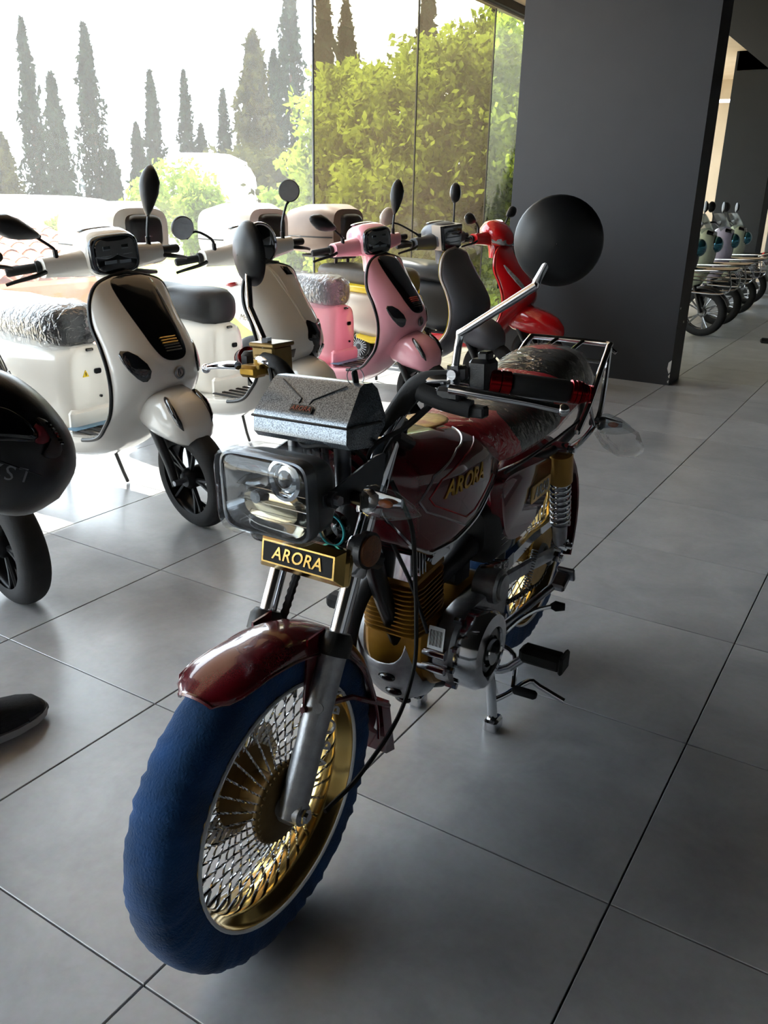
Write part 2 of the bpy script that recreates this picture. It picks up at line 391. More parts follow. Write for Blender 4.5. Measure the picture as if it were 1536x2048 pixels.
def spoke_mesh(a0, rh, rr, yh, yr, sk):
    b = MB(); p0 = V(rh*math.cos(a0), yh, rh*math.sin(a0)); p1 = V(rr*math.cos(a0+sk), yr, rr*math.sin(a0+sk))
    k = 16; b.tube([p0.lerp(p1, i/k) for i in range(k+1)], .0021, 4, tw=1.1)
    d = (p1-p0).normalized(); b.cyl(p1-d*.022, p1, .0034, n=6)
    me = bpy.data.meshes.new('spoke'); me.from_pydata(b.v, [], b.f); me.materials.append(mat('spoke_chrome', '#a9abb0', .18, 1.0)); return me
def wheel(name, center, nsp, disc_side, rim_m=gold, sprocket=False):
    w = bpy.data.objects.new
    prof = [(.212, .047), (.206, .046), (.203, .036), (.194, .026), (.190, .012), (.190, -.012), (.194, -.026), (.203, -.036), (.206, -.046), (.212, -.047), (.222, -.03), (.222, .03), (.212, .047)]
    rim = B(name, MB().lathe(prof, n=72), rim_m); rim.location = center
    B('tyre_cover', cover_rings(.207, .287, .049), blue_cloth, rim, 60)
    e = MB()
    for s in (1, -1): e.torus((0, s*.049, 0), (0, 1, 0), .2095, .0032, 72, 6)
    B('cover_edge', e, white_cloth, rim)
    h = MB(); h.lathe([(.012, .052), (.052, .05), (.068, .044), (.071, .040), (.071, .034), (.05, .031), (.036, .022), (.034, 0), (.036, -.022), (.052, -.031), (.074, -.034), (.074, -.040), (.055, -.046), (.012, -.05)], n=40)
    for k in range(36):
        a = 2*PI*k/36
        for s in (1, -1): h.cyl((.0665*math.cos(a), s*.034, .0665*math.sin(a)), (.0665*math.cos(a), s*.0455, .0665*math.sin(a)), .0028, n=5)
    hub = B('hub', h, mat('dull_bronze', '#6f5a38', .5, .75, c2='#5f4c2e', scale=30), rim)
    B('hub_cap', MB().lathe([(.012, .075), (.026, .074), (.030, .068), (.030, .050), (.022, .05)], n=28), alum, hub)
    if disc_side:
        d = MB(); y = disc_side*.062
        outl = []
        for k in range(96):
            a = 2*PI*k/96; r = .112+.003*math.cos(12*a); outl.append((r*math.cos(a), r*math.sin(a)))
        inner = [(p[0]*.68, p[1]*.68) for p in outl]
        d.rings([[(u, y-.002, v) for u, v in outl], [(u, y+.002, v) for u, v in outl], [(u, y+.002, v) for u, v in inner], [(u, y-.002, v) for u, v in inner]], loop=True)
        for k in range(6):
            a = 2*PI*k/6; d.tube([(.04*math.cos(a), y, .04*math.sin(a)), (.06*math.cos(a+.3), y, .06*math.sin(a+.3)), (.082*math.cos(a+.35), y, .082*math.sin(a+.35))], .007, 6)
        d.lathe([(.046, y-.004), (.046, y+.004), (.03, y+.004), (.03, y-.004)], n=24)
        B('brake_disc', d, steel, rim)
    if sprocket:
        pts = []
        for k in range(72):
            a = 2*PI*k/72; r = .088+(.005 if k % 2 else 0); pts.append((r*math.cos(a), r*math.sin(a)))
        B('sprocket', MB().prism(pts, .056, .062, 'y'), bronze, rim)
    for fam, (yh, yr, sk) in enumerate(((.040, .010, .10), (-.037, -.010, .05), (.040, .010, .10), (-.037, -.010, .05))):
        me = spoke_mesh(0, .0665, .192, yh, yr, sk); n = nsp//4
        for k in range(n):
            o = bpy.data.objects.new('spoke', me); col.objects.link(o); o.parent = rim
            o.rotation_euler = (0, -(2*PI*(k+fam*.25)/n), 0)
    return rim
fw_ = wheel('front_wheel', AX, 72, -1)
rw_ = wheel('rear_wheel', V(-.45, 0, .33), 40, 0, sprocket=True)
# ---- front fender
FR = .30
def fender_ring(a, r0, hw, drop, k=10, th=.003):
    ring = []
    for s, rr in ((1, 0), (-1, -th)):
        for i in range(k+1):
            q = -1+2*i/k
            if s < 0: q = -q
            y = hw*math.sin(q*1.25)/math.sin(1.25); r = r0-drop*(abs(q)**2.4)+rr
            ring.append((AX.x+r*math.cos(a), y, AX.z+r*math.sin(a)))
    return ring
rings = []
for i in range(41):
    t = i/40; a = math.radians(61+(186-61)*t)
    tip = min(1, (t)*9); rings.append(fender_ring(a, .300+.012*(1-min(1, t*5))+.012*max(0, t-.8)*5, .030+.034*math.sqrt(max(.0, tip*(2-tip))), .014+.024*min(1, t*3)))
fd = MB(); fd.rings(rings)
fen = B('front_fender', fd, maroon, smooth=50)
b = MB(); rr = [rings[0][i] for i in range(11)]
b.tube(rr, .004, 6)
for i, sgn in ((0, -1), (10, 1)): b.tube([rings[k][i] for k in range(0, 41, 2)], .0028, 6)
B('fender_lip', b, maroon, fen)
b = MB()
b.prism([(AX.x-.29, AX.z+.03), (AX.x-.318, AX.z+.03), (AX.x-.345, AX.z-.10), (AX.x-.312, AX.z-.09)], -.06, .06, 'y')
B('mud_flap', b, maroon, fen)
b = MB()
for s in (1, -1):
    b.tube([(AX.x-.03, s*.062, AX.z+.17), (AX.x-.17, s*.066, AX.z+.12), (AX.x-.315, s*.06, AX.z+.02)], .0055, 6)
    b.prism([(AX.x-.055, AX.z+.285), (AX.x-.105, AX.z+.285), (AX.x-.065, AX.z+.11), (AX.x-.035, AX.z+.11)], s*.054, s*.058, 'y')
B('fender_stay', b, maroon, fen)
# ---- fork
FY = .075
for s in (1, -1):
    b = MB(); o = V(0, s*FY, 0); A = AX+o+LEG
    b.tube([A-U*.012, A+U*.02, A+U*.14, A+U*.262], [.021, .0245, .0235, .0245], 20)
    b.cyl(A+V(0, s*.022, 0), A-V(0, s*.03, 0), .019, n=18)
    sl = B('fork_slider', b, alum)
    B('dust_seal', MB().tube([A+U*.262, A+U*.29, A+U*.30], [.029, .029, .022], 20), black_pl, sl); B('stay_boss', MB().cyl(A+U*.175+FW*-.02, A+U*.175+FW*.022+V(0, s*.012, 0), .009, n=10), alum, sl)
    b = MB(); b.cyl(A+V(0, s*.022, 0), A+V(0, s*.030, 0), .013, n=6); b.cyl(A+V(0, s*.03, 0), A+V(0, s*.034, 0), .007, n=10); B('axle_nut', b, chrome, sl)
    if s > 0:
        for k, ch in enumerate('ARORA'[::-1]):
            t = text_mb(ch, .034, .004); q = A+U*(.085+k*.030)+V(0, .0155, 0)-FW*.016
            B('raised_letter', placed(t, frame(q, U, V(-.55, .4, 0))), alum, sl, 0)
    b = MB(); b.cyl(A+U*.28, A+U*.62, .0152, n=20); B('fork_tube', b, chrome)
    b = MB(); b.tube([A+U*.395, A+U*.40, A+U*.455, A+U*.46], [.019, .022, .022, .019], 20); b.tube([A+U*.50, A+U*.505, A+U*.625, A+U*.63], [.02, .0225, .0225, .02], 20); B('fork_cover', b, chrome)
b = MB(); c0 = AX+U*.43
b.box(c0-FW*.02, (.06, .19, .03), .008, Matrix.Rotation(-RK, 3, 'Y')); b.box(AX+U*.64-FW*.02, (.07, .19, .022), .008, Matrix.Rotation(-RK, 3, 'Y'))
b.cyl(AX+U*.42-FW*.045, AX+U*.64-FW*.045, .024, n=18)
B('triple_clamp', b, black_pl)
# ---- headlight
HX = .655; hb = MB()
hb.loft([(.563, 0, .803, .002, .002, 3), (.565, 0, .803, .050, .035, 3), (.58, 0, .803, .078, .052, 4), (.60, 0, .803, .088, .060, 5.5), (.642, 0, .803, .091, .0635, 6.5), (.656, 0, .803, .089, .062, 6.5)], n=48, cap=False)
hl = B('headlight', hb, mat('headlight_shell', '#3a3d41', .3, .5))
b = MB()
R = []
for p, k in ((.640, 1.0), (.655, 1.015), (.662, 1.0), (.663, .955), (.655, .93)):
    R.append([(p, .093*k*sup(2*PI*j/48, 6.5)[0], .803+.065*k*sup(2*PI*j/48, 6.5)[1]) for j in range(48)])
b.rings(R, cap=False); B('headlight_rim', b, mat('lamp_rim', '#5d6166', .25, .8), hl)
refl = MB(); R = []
for p, k in ((.660, .94), (.650, .88), (.628, .76), (.606, .48), (.60, .12)):
    R.append([(p, .093*k*sup(2*PI*j/48, 4)[0], .803+.065*k*sup(2*PI*j/48, 4)[1]) for j in range(48)])
refl.rings(R, cap=False); refl.f.append(tuple(range(4*48, 5*48)))
B('reflector', refl, mat('reflector_chrome', '#c9ccd0', .08, 1), hl)
b = MB(); B('bulb', MB().ell((.640, .03, .83), (.012, .016, .016)), dark_gl, hl); B('bulb', MB().cyl((.615, -.035, .792), (.645, -.035, .792), .011), dark_gl, hl)
b = MB(); b.ell((.636, .03, .83), (.008, .026, .026)); B('bulb_bowl', b, mirror_gl, hl)
b = MB(); b.lathe([(.03, 0), (.034, .006), (.028, .008), (.024, .002)], (.640, .03, .83), (1, 0, 0), 28); B('bulb_shroud', b, chrome, hl)
b = MB(); b.loft([(.612, -.02, .775, .055, .022, 2.4), (.632, -.02, .772, .062, .026, 2.4), (.634, -.02, .772, .05, .02, 2.4)], 'x', 28); B('lower_reflector', b, mat('warm_reflector', '#b7a98c', .12, 1), hl)
for k in range(4): B('reflector_flute', MB().tube([(.642, -.078, .76+.024*k), (.645, .078, .76+.024*k)], .0007, 4), chrome, hl)
R = []
for p, k in ((.6645, .95), (.668, .9), (.671, .6), (.672, .05)):
    R.append([(p, .093*k*sup(2*PI*j/48, 6)[0], .803+.065*k*sup(2*PI*j/48, 6)[1]) for j in range(48)])
B('headlight_lens', MB().rings(R, cap=False), clear_lens, hl)
R = []
for p, k in ((.585, .93), (.60, 1.04), (.645, 1.07), (.668, 1.06), (.674, 1.0)):
    R.append([(p+.0015*math.sin(j*2.3+p*300), .093*k*sup(2*PI*j/48, 6)[0], .803+.066*k*sup(2*PI*j/48, 6)[1]) for j in range(48)])
B('plastic_wrap', MB().rings(R, cap=False), film('lamp_wrap', '#f6f7f8', .01, .12, .12, 14, diff=.03), hl)
for s in (1, -1):
    b = MB(); b.prism([(.632, .793), (.632, .812), (.60, .818), (.50, .845), (.472, .845), (.487, .775), (.52, .775)], s*.0945, s*.098, 'y')
    b.cyl((.615, s*.094, .803), (.615, s*.108, .803), .013, n=16); hbk = B('headlight_bracket', b, mat('bracket_grey', '#4a4d52', .35, .6))
    B('bracket_bolt', MB().cyl((.615, s*.108, .803), (.615, s*.116, .803), .0085, n=6), steel, hbk)
# ---- front indicators
def indicator(x, y, z, s, parent, lens=clear_lens, L=.075):
    b = MB(); b.cyl((x, s*y, z), (x+.004, s*(y+.035), z), .011, n=12); b.box((x+.002, s*(y+.03), z), (.028, .02, .034), .006)
    g = B('indicator', b, black_pl, parent)
    ls = MB(); ls.loft([(s*(y+.032), x, z, .021, .026, 2.6), (s*(y+.045), x, z, .024, .028, 2.4), (s*(y+.045+L*.45), x-.003, z-.003, .021, .022, 2.2), (s*(y+.045+L*.8), x-.008, z-.008, .012, .011, 2), (s*(y+.045+L), x-.012, z-.012, .001, .001, 2)], 'y', 20)
    B('indicator_lens', ls, lens, g)
    ib = MB(); ib.ell((x, s*(y+.062), z), (.007, .014, .007)); B('indicator_bulb', ib, amber, g)
    rf = MB(); rf.loft([(s*(y+.034), x-.010, z, .006, .016, 3), (s*(y+.05+L*.45), x-.014, z, .003, .008, 3)], 'y', 12); B('indicator_reflector', rf, chrome, g)
    return g
for s in (1, -1): indicator(.52, .098, .790, s, bike)
for s in (1, -1):
    b = MB(); q = V(.528, s*.108, .70); b.cyl(q, q+V(0, s*.012, 0), .031, n=24); b.cyl(q-V(.01, s*.02, 0), q, .02, n=12); g = B('reflector_mount', b, black_pl)
    b = MB(); b.lathe([(.026, .0), (.026, .004), (.02, .006), (.001, .0065)], q+V(0, s*.012, 0), (0, s, 0), 24); B('side_reflector', b, mat('dull_amber', '#7d4a26', .35, c2='#5f3417', scale=80, bump=.3), g)
# ---- gold name plate
Mx = frame((.598, 0, .672), (0, 1, 0), FW*-.18+V(0, 0, 1))
b = MB(); o1 = rrect(.186, .062, .002, 1); o2 = rrect(.160, .040, .001, 1)
b.rings([[(u, v, -.012) for u, v in o1], [(u, v, 0) for u, v in o1], [(u, v, .012) for u, v in o2], [(u*.98, v*.95, .012) for u, v in o2]])
np_ = B('name_plate', placed(b, Mx), gold, smooth=20)
b = MB(); b.prism(rrect(.152, .034, .001, 1), .0115, .0128, 'z'); B('name_plate_panel', placed(b, Mx), mat('plate_black', '#0a0a0b', .6, spec=.2), np_, 0)
t = text_mb('ARORA', .031, .0008, .25, 1.08, .0004); B('lettering', placed(t, Mx @ Matrix.Translation((0, 0, .0135))), gold, np_, 0)
b = MB(); b.lathe([(.02, 0), (.028, .006), (.030, .016), (.024, .024), (.016, .026)], (.555, .05, .725), (1, 0, 0), 28); B('horn', b, black_gl)
b = MB(); b.torus((.577, .05, .725), (1, 0, 0), .026, .0022, 32, 6); B('horn_ring', b, mat('teal_ring', '#2aa0a8', .3, .4))
# ---- corrugated brake hose between the forks
pts = catmull([(.535, -.035, .655), (.555, -.05, .58), (.575, -.065, .50), (.60, -.07, .42), (.62, -.075, .36)], 12)
B('brake_hose', MB().tube(pts, [.0065 if k % 2 else .0082 for k in range(len(pts))], 8), rubber)
# ---- cables
cab = [[(.47, .10, .80), (.45, .13, .72), (.40, .115, .60), (.36, .10, .50), (.37, .105, .40), (.45, .115, .33), (.58, .115, .29), (.684, .112, .285)],
       [(.44, .15, .93), (.47, .10, .87), (.46, .07, .80), (.42, .06, .70), (.33, .07, .55), (.27, .08, .42)],
       [(.43, .17, .95), (.47, .13, .90), (.50, .08, .86), (.46, .05, .78), (.40, .04, .70)],
       [(.44, -.17, .95), (.50, -.10, .89), (.52, .0, .86), (.46, .04, .80), (.38, .05, .70)],
       [(.52, -.06, .88), (.55, -.02, .86), (.56, .03, .87), (.53, .07, .86), (.48, .08, .80)]]
for p in cab: B('cable', MB().tube(p, .0042, 7, 8), rubber)
# ---- instrument housing
prof = chaikin([(.578, .886), (.572, .917), (.522, .972), (.500, .962), (.488, .905), (.52, .876)], 1)
prof = [(.5790, .886), (.5765, .915), (.570, .924), (.532, .966), (.522, .971), (.500, .970), (.486, .958), (.476, .914), (.478, .898), (.505, .873), (.518, .869), (.570, .876)]
b = MB(); cx, cz = .53, .92; R = []
for y, k in ((-.096, .80), (-.0985, .93), (-.0985, 1), (-.09, 1), (.09, 1), (.0985, 1), (.0985, .93), (.096, .80)):
    R.append([(cx+(u-cx)*k, y*(1 if v < .93 else .93), cz+(v-cz)*k) for u, v in prof])
b.rings(R); ins = B('instrument_housing', b, sparkle, smooth=35)
b = MB(); b.tube([(.579, -.1, .912), (.579, .1, .912), (.49, .1, .906), (.49, -.1, .906)], .0022, 5, closed=True)
N_ = V(.04, 0, .038)
def onlid(y, t): return V(.5665+(.532-.5665)*t+.0012, y*.9, .9255+(.9662-.9255)*t+.0012)
b.tube([onlid(-.075, 1), onlid(-.012, .42), onlid(-.014, .24)], .0013, 5); b.tube([onlid(.075, 1), onlid(.014, .42), onlid(.010, .24)], .0013, 5)
B('housing_seam', b, black_pl, ins)
Ml = frame(onlid(.0, .06)+V(.002, 0, .001), (0, 1, 0), V(-.0345, 0, .0407))
b = MB(); b.prism(rrect(.046, .013, .001, 1), 0, .0014, 'z'); tg = B('housing_badge', placed(b, Ml), mat('badge_black', '#100d0c', .3), ins, 0)
B('badge_lettering', placed(text_mb('ARORA', .012, .0004, .2, 1.05), Ml @ Matrix.Translation((0, 0, .0018))), mat('copper_print', '#7d4230', .4, .5), ins, 0)
b = MB(); b.box((.505, .07, .985), (.012, .008, .032), .003, Matrix.Rotation(.2, 3, 'Y')); ky = B('ignition_key', b, black_pl)
b = MB(); b.torus((.505, .07, .990), (.4, 1, .3), .015, .0008, 24, 5); B('key_ring', b, steel, ky)
b = MB()
for y in (-.05, .05): b.cyl((.53, y, .80), (.53, y, .88), .014, n=14)
for y in (-.02, .02, .0): b.cyl((.535, y, .82), (.54, y, .88), .006, n=8)
B('instrument_mount', b, steel)
# ---- handlebar and controls
hbp = [(.315, .36, .948), (.415, .235, .972), (.438, .19, .980), (.445, .14, .962), (.440, .09, .885), (.432, .05, .862), (.430, 0, .86), (.432, -.05, .862), (.440, -.09, .885), (.445, -.14, .962), (.438, -.19, .980), (.415, -.235, .972), (.315, -.36, .948)]
B('handlebar', MB().tube(hbp, .011, 14, 7), chrome)
for s in (1, -1): B('cable_sheath', MB().tube([(.434, s*.06, .87), (.444, s*.112, .93), (.443, s*.15, .972), (.43, s*.2, .984)], [.014, .017, .016, .012], 10, 6), rubber)
def bar(s, t):   # point along the grip part of the bar
    a, c = V(.415, s*.235, .972), V(.300, s*.370, .943); return a.lerp(c, t)
for s in (1, -1):
    d = (bar(s, 1)-bar(s, 0)).normalized()
    g = B('hand_grip', MB().tube([bar(s, .36), bar(s, .38), bar(s, .86), bar(s, .88)], [.0155, .0175, .0175, .0155], 18), rubber)
    for t0, t1 in ((.16, .36), (.88, .97)):
        B('grip_collar', MB().tube([bar(s, t0), bar(s, t0+.01), bar(s, (t0+t1)/2-.005), bar(s, (t0+t1)/2), bar(s, (t0+t1)/2+.005), bar(s, t1-.01), bar(s, t1)], [.015, .0185, .0185, .0165, .0185, .0185, .016], 18), red_ano, g)
    b = MB()
    for k in range(7):
        q = .97+k*.016; b.tube([bar(s, q), bar(s, q+.004), bar(s, q+.01), bar(s, q+.014)], [.014, .018-.0012*k, .018-.0012*k, .014], 16)
    B('bar_end', b, red_ano, g)
    # lever
    px_ = V(.447, s*.225, .955)
    b = MB(); b.tube([px_, V(.440, s*.27, .951), V(.412, s*.335, .940), V(.388, s*.375, .930)], [.008, .0075, .006, .0065], 10, 6); b.ell((.384, s*.381, .928), (.0095, .0095, .0095), 12, 8)
    lv = B('lever', b, chrome)
    b = MB(); b.box(px_+V(-.01, -s*.012, 0), (.035, .045, .022), .006); b.cyl(px_+V(-.028, -s*.02, -.004), px_+V(-.028, -s*.02, .02), .017, n=14); B('lever_perch', b, black_pl if s > 0 else bronze)
    if s > 0:
        b = MB(); b.box((.408, .248, .984), (.038, .036, .05), .006); b.box((.408, .252, 1.013), (.022, .018, .014), .003); B('switch_box', b, black_pl)
        b = MB(); b.box((.43, .213, .992), (.02, .03, .024), .005); b.cyl((.44, .215, .992), (.454, .215, .992), .008, n=14); B('choke_lever', b, alum)
        b = MB(); b.tube([(.452, .16, .958), (.450, .20, .946), (.44, .245, .937)], .015, 10, 3); b.box((.437, .255, .934), (.02, .03, .018), .003); B('rubber_boot', b, rubber)
    else:
        b = MB(); b.box((.425, -.205, .985), (.052, .056, .052), .004); b.box((.425, -.205, 1.013), (.058, .062, .008), .002); b.box((.454, -.213, .981), (.006, .018, .03), .002)
        rs = B('brake_reservoir', b, mat('bronze_paint', '#8d7546', .35, .5, c2='#7f683c', scale=40))
        b = MB(); b.box((.4575, -.213, .981), (.002, .013, .024), .001); B('sight_glass', b, mat('sight_glass', '#d9c9a4', .2), rs)
        b = MB(); b.box((.41, -.248, .965), (.036, .03, .044), .008); B('switch_box', b, black_pl)
# ---- mirrors
def mirror(s, base, p1, p2, c, n, R):
    b = MB(); b.tube([base, base+V(0, 0, .04), p1, p2], .0065, 10); b = MB()
    b.tube([base, base.lerp(p1, .93), p1+(p2-p1)*.06, p1.lerp(p2, .95), p2+(c-p2)*.12, c-n*.012], .0062, 10, 3)
    b.cyl(base-V(0, 0, .022), base+V(0, 0, .012), .011, n=6)
    st = B('mirror_stem', b, chrome)
    b = MB(); b.lathe([(.001, -.024), (R*.45, -.021), (R*.8, -.012), (R*.97, -.002), (R, .004), (R*.98, .007)], c, n, 40); sh = B('mirror_shell', b, mat('mirror_black', '#101114', .45, c2='#0c0d0f', scale=40), st)
    b = MB(); b.lathe([(R*.98, .007), (R*.93, .0075), (.001, .0075)], c, n, 40); B('mirror_glass', b, mirror_gl, st)
    return st
mirror(1, V(.440, .212, .995), V(.440, .222, 1.055), V(.428, .335, 1.125), V(.405, .358, 1.185), V(-.93, -.34, .10).normalized(), .062)
mirror(-1, V(.418, -.205, 1.01), V(.395, -.262, 1.07), V(.372, -.285, 1.125), V(.357, -.294, 1.165), V(-.93, .37, .05).normalized(), .060)
SHIFT = {'headlight': (-.01, -.002), 'headlight_bracket': (-.01, -.002), 'name_plate': (-.026, 0), 'horn': (-.026, 0), 'horn_ring': (-.026, 0), 'instrument_housing': (-.014, -.009), 'instrument_mount': (-.014, -.009), 'ignition_key': (-.004, -.019),
         'mirror_stem': (-.004, -.016), 'handlebar': (-.004, -.014), 'cable_sheath': (-.004, -.014), 'hand_grip': (.014, 0), 'lever': (.022, .006), 'lever_perch': (.006, -.006), 'switch_box': (.002, -.008), 'choke_lever': (-.004, -.014), 'rubber_boot': (0, -.010), 'brake_reservoir': (-.026, -.020), 'reflector_mount': (.012, 0), 'indicator': (.03, .0)}
for o in list(bike.children):
    nm = o.name.split('.')[0]
    if nm in ('cable', 'rear_wheel', 'brake_hose'): continue
    ang = .5 if nm in ('front_wheel', 'front_fender') else 2.5 if nm in ('fork_slider', 'fork_tube', 'fork_cover', 'triple_clamp') else 6.5
    dx, dz = SHIFT.get(nm, (0, 0)); p = AX-FW*.04
    o.matrix_basis = Matrix.Translation(p) @ Matrix.Rotation(-math.radians(ang), 4, U) @ Matrix.Translation(-p+V(dx, 0, dz)) @ o.matrix_basis
# ---- tank
def tank_hw(x, z):
    """half width of the tank at (x, z)"""
    t = (x-.02)/.40                                # 0 rear .. 1 front
    w = .085+.062*math.sin(max(0, min(1, t))*PI*.62+.55)
    u = (z-.735)/.11
    return w*max(.0, 1-abs(u)**3.2*.75 if u > 0 else 1-abs(u)**2.5*.12)
def tank_low(x): 
    pts = [(-.02, .70), (.05, .672), (.15, .640), (.25, .622), (.33, .622), (.38, .650), (.415, .70), (.44, .76)]
    for (a, za), (c, zc) in zip(pts, pts[1:]):
        if x <= c: return za+(zc-za)*(x-a)/(c-a)
    return pts[-1][1]
def tank_top(x):
    pts = [(-.02, .745), (.03, .775), (.10, .803), (.20, .822), (.30, .833), (.38, .835), (.42, .822), (.445, .80)]
    for (a, za), (c, zc) in zip(pts, pts[1:]):
        if x <= c: return za+(zc-za)*max(0, (x-a))/(c-a)
    return pts[-1][1]
def tank_y(x, z):
    lo, hi = tank_low(x), tank_top(x); t = (z-lo)/(hi-lo)
    W = .070+.070*math.sin(min(1, max(0, (x+.06)/.50))*PI*.78+.28)
    if x > .37: W *= 1-.55*((x-.37)/.075)**2
    if t > .55: W *= math.sqrt(max(0, 1-((t-.55)/.45)**2.6))
    if t < .12: W *= .93+.07*t/.12
    return W
R = []
for i in range(37):
    x = -.02+(.465)*i/36; lo, hi = tank_low(x), tank_top(x); ring = []
    ts = [0, .04, .12, .25, .4, .55, .68, .78, .86, .92, .96, .985]
    for t in ts: ring.append((x, tank_y(x, lo+(hi-lo)*t), lo+(hi-lo)*t))
    ring.append((x, 0, hi))
    for t in ts[::-1]: ring.append((x, -tank_y(x, lo+(hi-lo)*t), lo+(hi-lo)*t))
    R.append(ring)
tank = B('fuel_tank', MB().rings(R), maroon, smooth=55)
b = MB()
for s in (1, -1):
    b.tube([(x, s*(tank_y(x, tank_low(x)+.004)+.001), tank_low(x)+.002) for x in [-.015+.0131*k for k in range(35)]], .0042, 6)
B('tank_seam', b, chrome, tank)
def stripe(pts, r, m, name, closed=False):
    for s in (1, -1):
        P = []
        for (a, c), (d, e) in zip(pts, pts[1:]+([pts[0]] if closed else [])):
            k = max(2, int(math.hypot(d-a, e-c)/.008))
            P += [(a+(d-a)*i/k, c+(e-c)*i/k) for i in range(k)]
        if not closed: P.append(pts[-1])
        B(name, MB().tube([(x, s*(tank_y(x, z)+.0003), z) for x, z in P], r, 5, closed=closed), m, tank)
stripe([(.10, .800), (.22, .795), (.33, .772), (.372, .735), (.352, .712), (.22, .648), (.17, .655), (.05, .700)], .0022, silver_line, 'silver_pinstripe')
stripe([(.10, .788), (.21, .782), (.31, .762), (.346, .735), (.33, .718), (.22, .665), (.18, .668), (.07, .708)], .0014, red_line, 'red_pinstripe')
for s in (1, -1):
    t = text_mb('ARORA', .045, .001, .35 if s > 0 else -.1, 1.05, .0006)
    def f(p, s=s):
        x = .225-s*p.x
        z = .738+p.y
        return V(x, s*(tank_y(x, z)+.0012+p.z), z)
    B('tank_lettering', placed(t, fn=f), mat('gold_lettering', '#b8923a', .28, .9), tank, 0)
b = MB(); b.lathe([(.038, 0), (.040, .006), (.038, .018), (.030, .022), (.001, .023)], (.285, 0, .829), (0, 0, 1), 28); cap = B('fuel_cap', b, mat('blue_film_cap', '#1d4a6b', .25, .5, coat=.5, c2='#0f2c40', scale=60, bump=.5, bscale=120), tank)
b = MB(); b.ell((.15, 0, .8165), (.07, .05, .004)); B('tank_top_sticker', b, mat('gold_foil', '#c9b06a', .3, .6, c2='#8d3a2a', scale=35), tank)
# ---- seat
def seat_material():
    m = bpy.data.materials.new('seat_vinyl'); m.use_nodes = True; nt = m.node_tree; L = nt.links.new; N = nt.nodes.new; b = nt.nodes['Principled BSDF']
    tc = N('ShaderNodeTexCoord'); sp = N('ShaderNodeSeparateXYZ'); L(tc.outputs['Object'], sp.inputs[0])
    def mth(op, a, c=None):
        n = N('ShaderNodeMath'); n.operation = op
        for i, q in enumerate((a, c)):
            if q is None: continue
            if isinstance(q, (int, float)): n.inputs[i].default_value = q
            else: L(q, n.inputs[i])
        return n.outputs[0]
    ab = mth('ABSOLUTE', sp.outputs[1]); X = sp.outputs[0]; Z = sp.outputs[2]
    def ell(cx, rx, cy, ry, cz=None, rz=1):
        q = mth('ADD', mth('POWER', mth('ABSOLUTE', mth('DIVIDE', mth('SUBTRACT', X, cx), rx)), 2.6), mth('POWER', mth('ABSOLUTE', mth('DIVIDE', mth('SUBTRACT', ab, cy), ry)), 2.6))
        if cz is not None: q = mth('ADD', q, mth('POWER', mth('ABSOLUTE', mth('DIVIDE', mth('SUBTRACT', Z, cz), rz)), 2.6))
        return mth('LESS_THAN', q, 1.0)
    k1 = ell(-.17, .125, .115, .075, .775, .066)       # black side panel of the rider seat
    k2 = ell(-.20, .13, 0, .085)                        # black top
    k3 = ell(-.475, .11, .0, .145, .83, .07)            # black pillion
    tri = mth('LESS_THAN', mth('ADD', mth('ABSOLUTE', mth('ADD', X, .535)), mth('MULTIPLY', mth('ABSOLUTE', mth('SUBTRACT', sp.outputs[1], -.01)), .55)), .032)
    red_r = mth('LESS_THAN', X, -.575)
    blk = mth('MAXIMUM', mth('MAXIMUM', k1, k2), k3); blk = mth('SUBTRACT', blk, mth('MAXIMUM', tri, 0)); blk = mth('MAXIMUM', blk, 0)
    grey = mth('MULTIPLY', mth('LESS_THAN', X, -.545), mth('GREATER_THAN', sp.outputs[1], .02))
    mx = N('ShaderNodeMix'); mx.data_type = 'RGBA'; L(blk, mx.inputs[0]); mx.inputs[6].default_value = lin('#ad1b28'); mx.inputs[7].default_value = lin('#16171a')
    mx2 = N('ShaderNodeMix'); mx2.data_type = 'RGBA'; L(grey, mx2.inputs[0]); L(mx.outputs[2], mx2.inputs[6]); mx2.inputs[7].default_value = lin('#77787b')
    L(mx2.outputs[2], b.inputs['Base Color']); b.inputs['Roughness'].default_value = .5
    n = N('ShaderNodeTexNoise'); n.inputs['Scale'].default_value = 300; bp = N('ShaderNodeBump'); bp.inputs['Strength'].default_value = .2; bp.inputs['Distance'].default_value = .002
    L(tc.outputs['Object'], n.inputs['Vector']); L(n.outputs['Fac'], bp.inputs['Height']); L(bp.outputs[0], b.inputs['Normal'])
    return m
def seat_rings(g=0.0, wob=0.0):
    keys = [(.075, .80, .775, .045), (.05, .806, .745, .085), (.0, .808, .705, .112), (-.06, .805, .700, .124), (-.18, .803, .705, .130), (-.28, .812, .708, .130), (-.34, .832, .710, .126), (-.40, .855, .712, .122), (-.50, .875, .716, .115), (-.58, .876, .720, .108), (-.63, .862, .735, .095), (-.655, .83, .75, .07)]
    R = []; P = catmull([V(*k[:3]) for k in keys], 4); W = catmull([V(k[3], 0, 0) for k in keys], 4)
    rnd = random.Random(5)
    for i, (p, w) in enumerate(zip(P, W)):
        x, top, lo = p; hw = w.x+g; zc = (top+lo)/2; hh = (top-lo)/2+g; ring = []
        for j in range(32):
            a, c = sup(2*PI*j/32, 3.0); k = 1.0 if c > 0 else 1.06
            q = wob*math.sin(i*1.7+j*2.9)*math.sin(j*.9+i*.6)
            ring.append((x, a*hw*(k if c < .2 else 1)*(1-.16*max(0, c))+q, zc+c*hh+q*(1 if c > -.5 else .2)))
        R.append(ring)
    return R
seat = B('seat', MB().rings(seat_rings()), seat_material(), smooth=60)
B('plastic_wrap', MB().rings(seat_rings(.004, .0012)), wrap, seat, smooth=80)
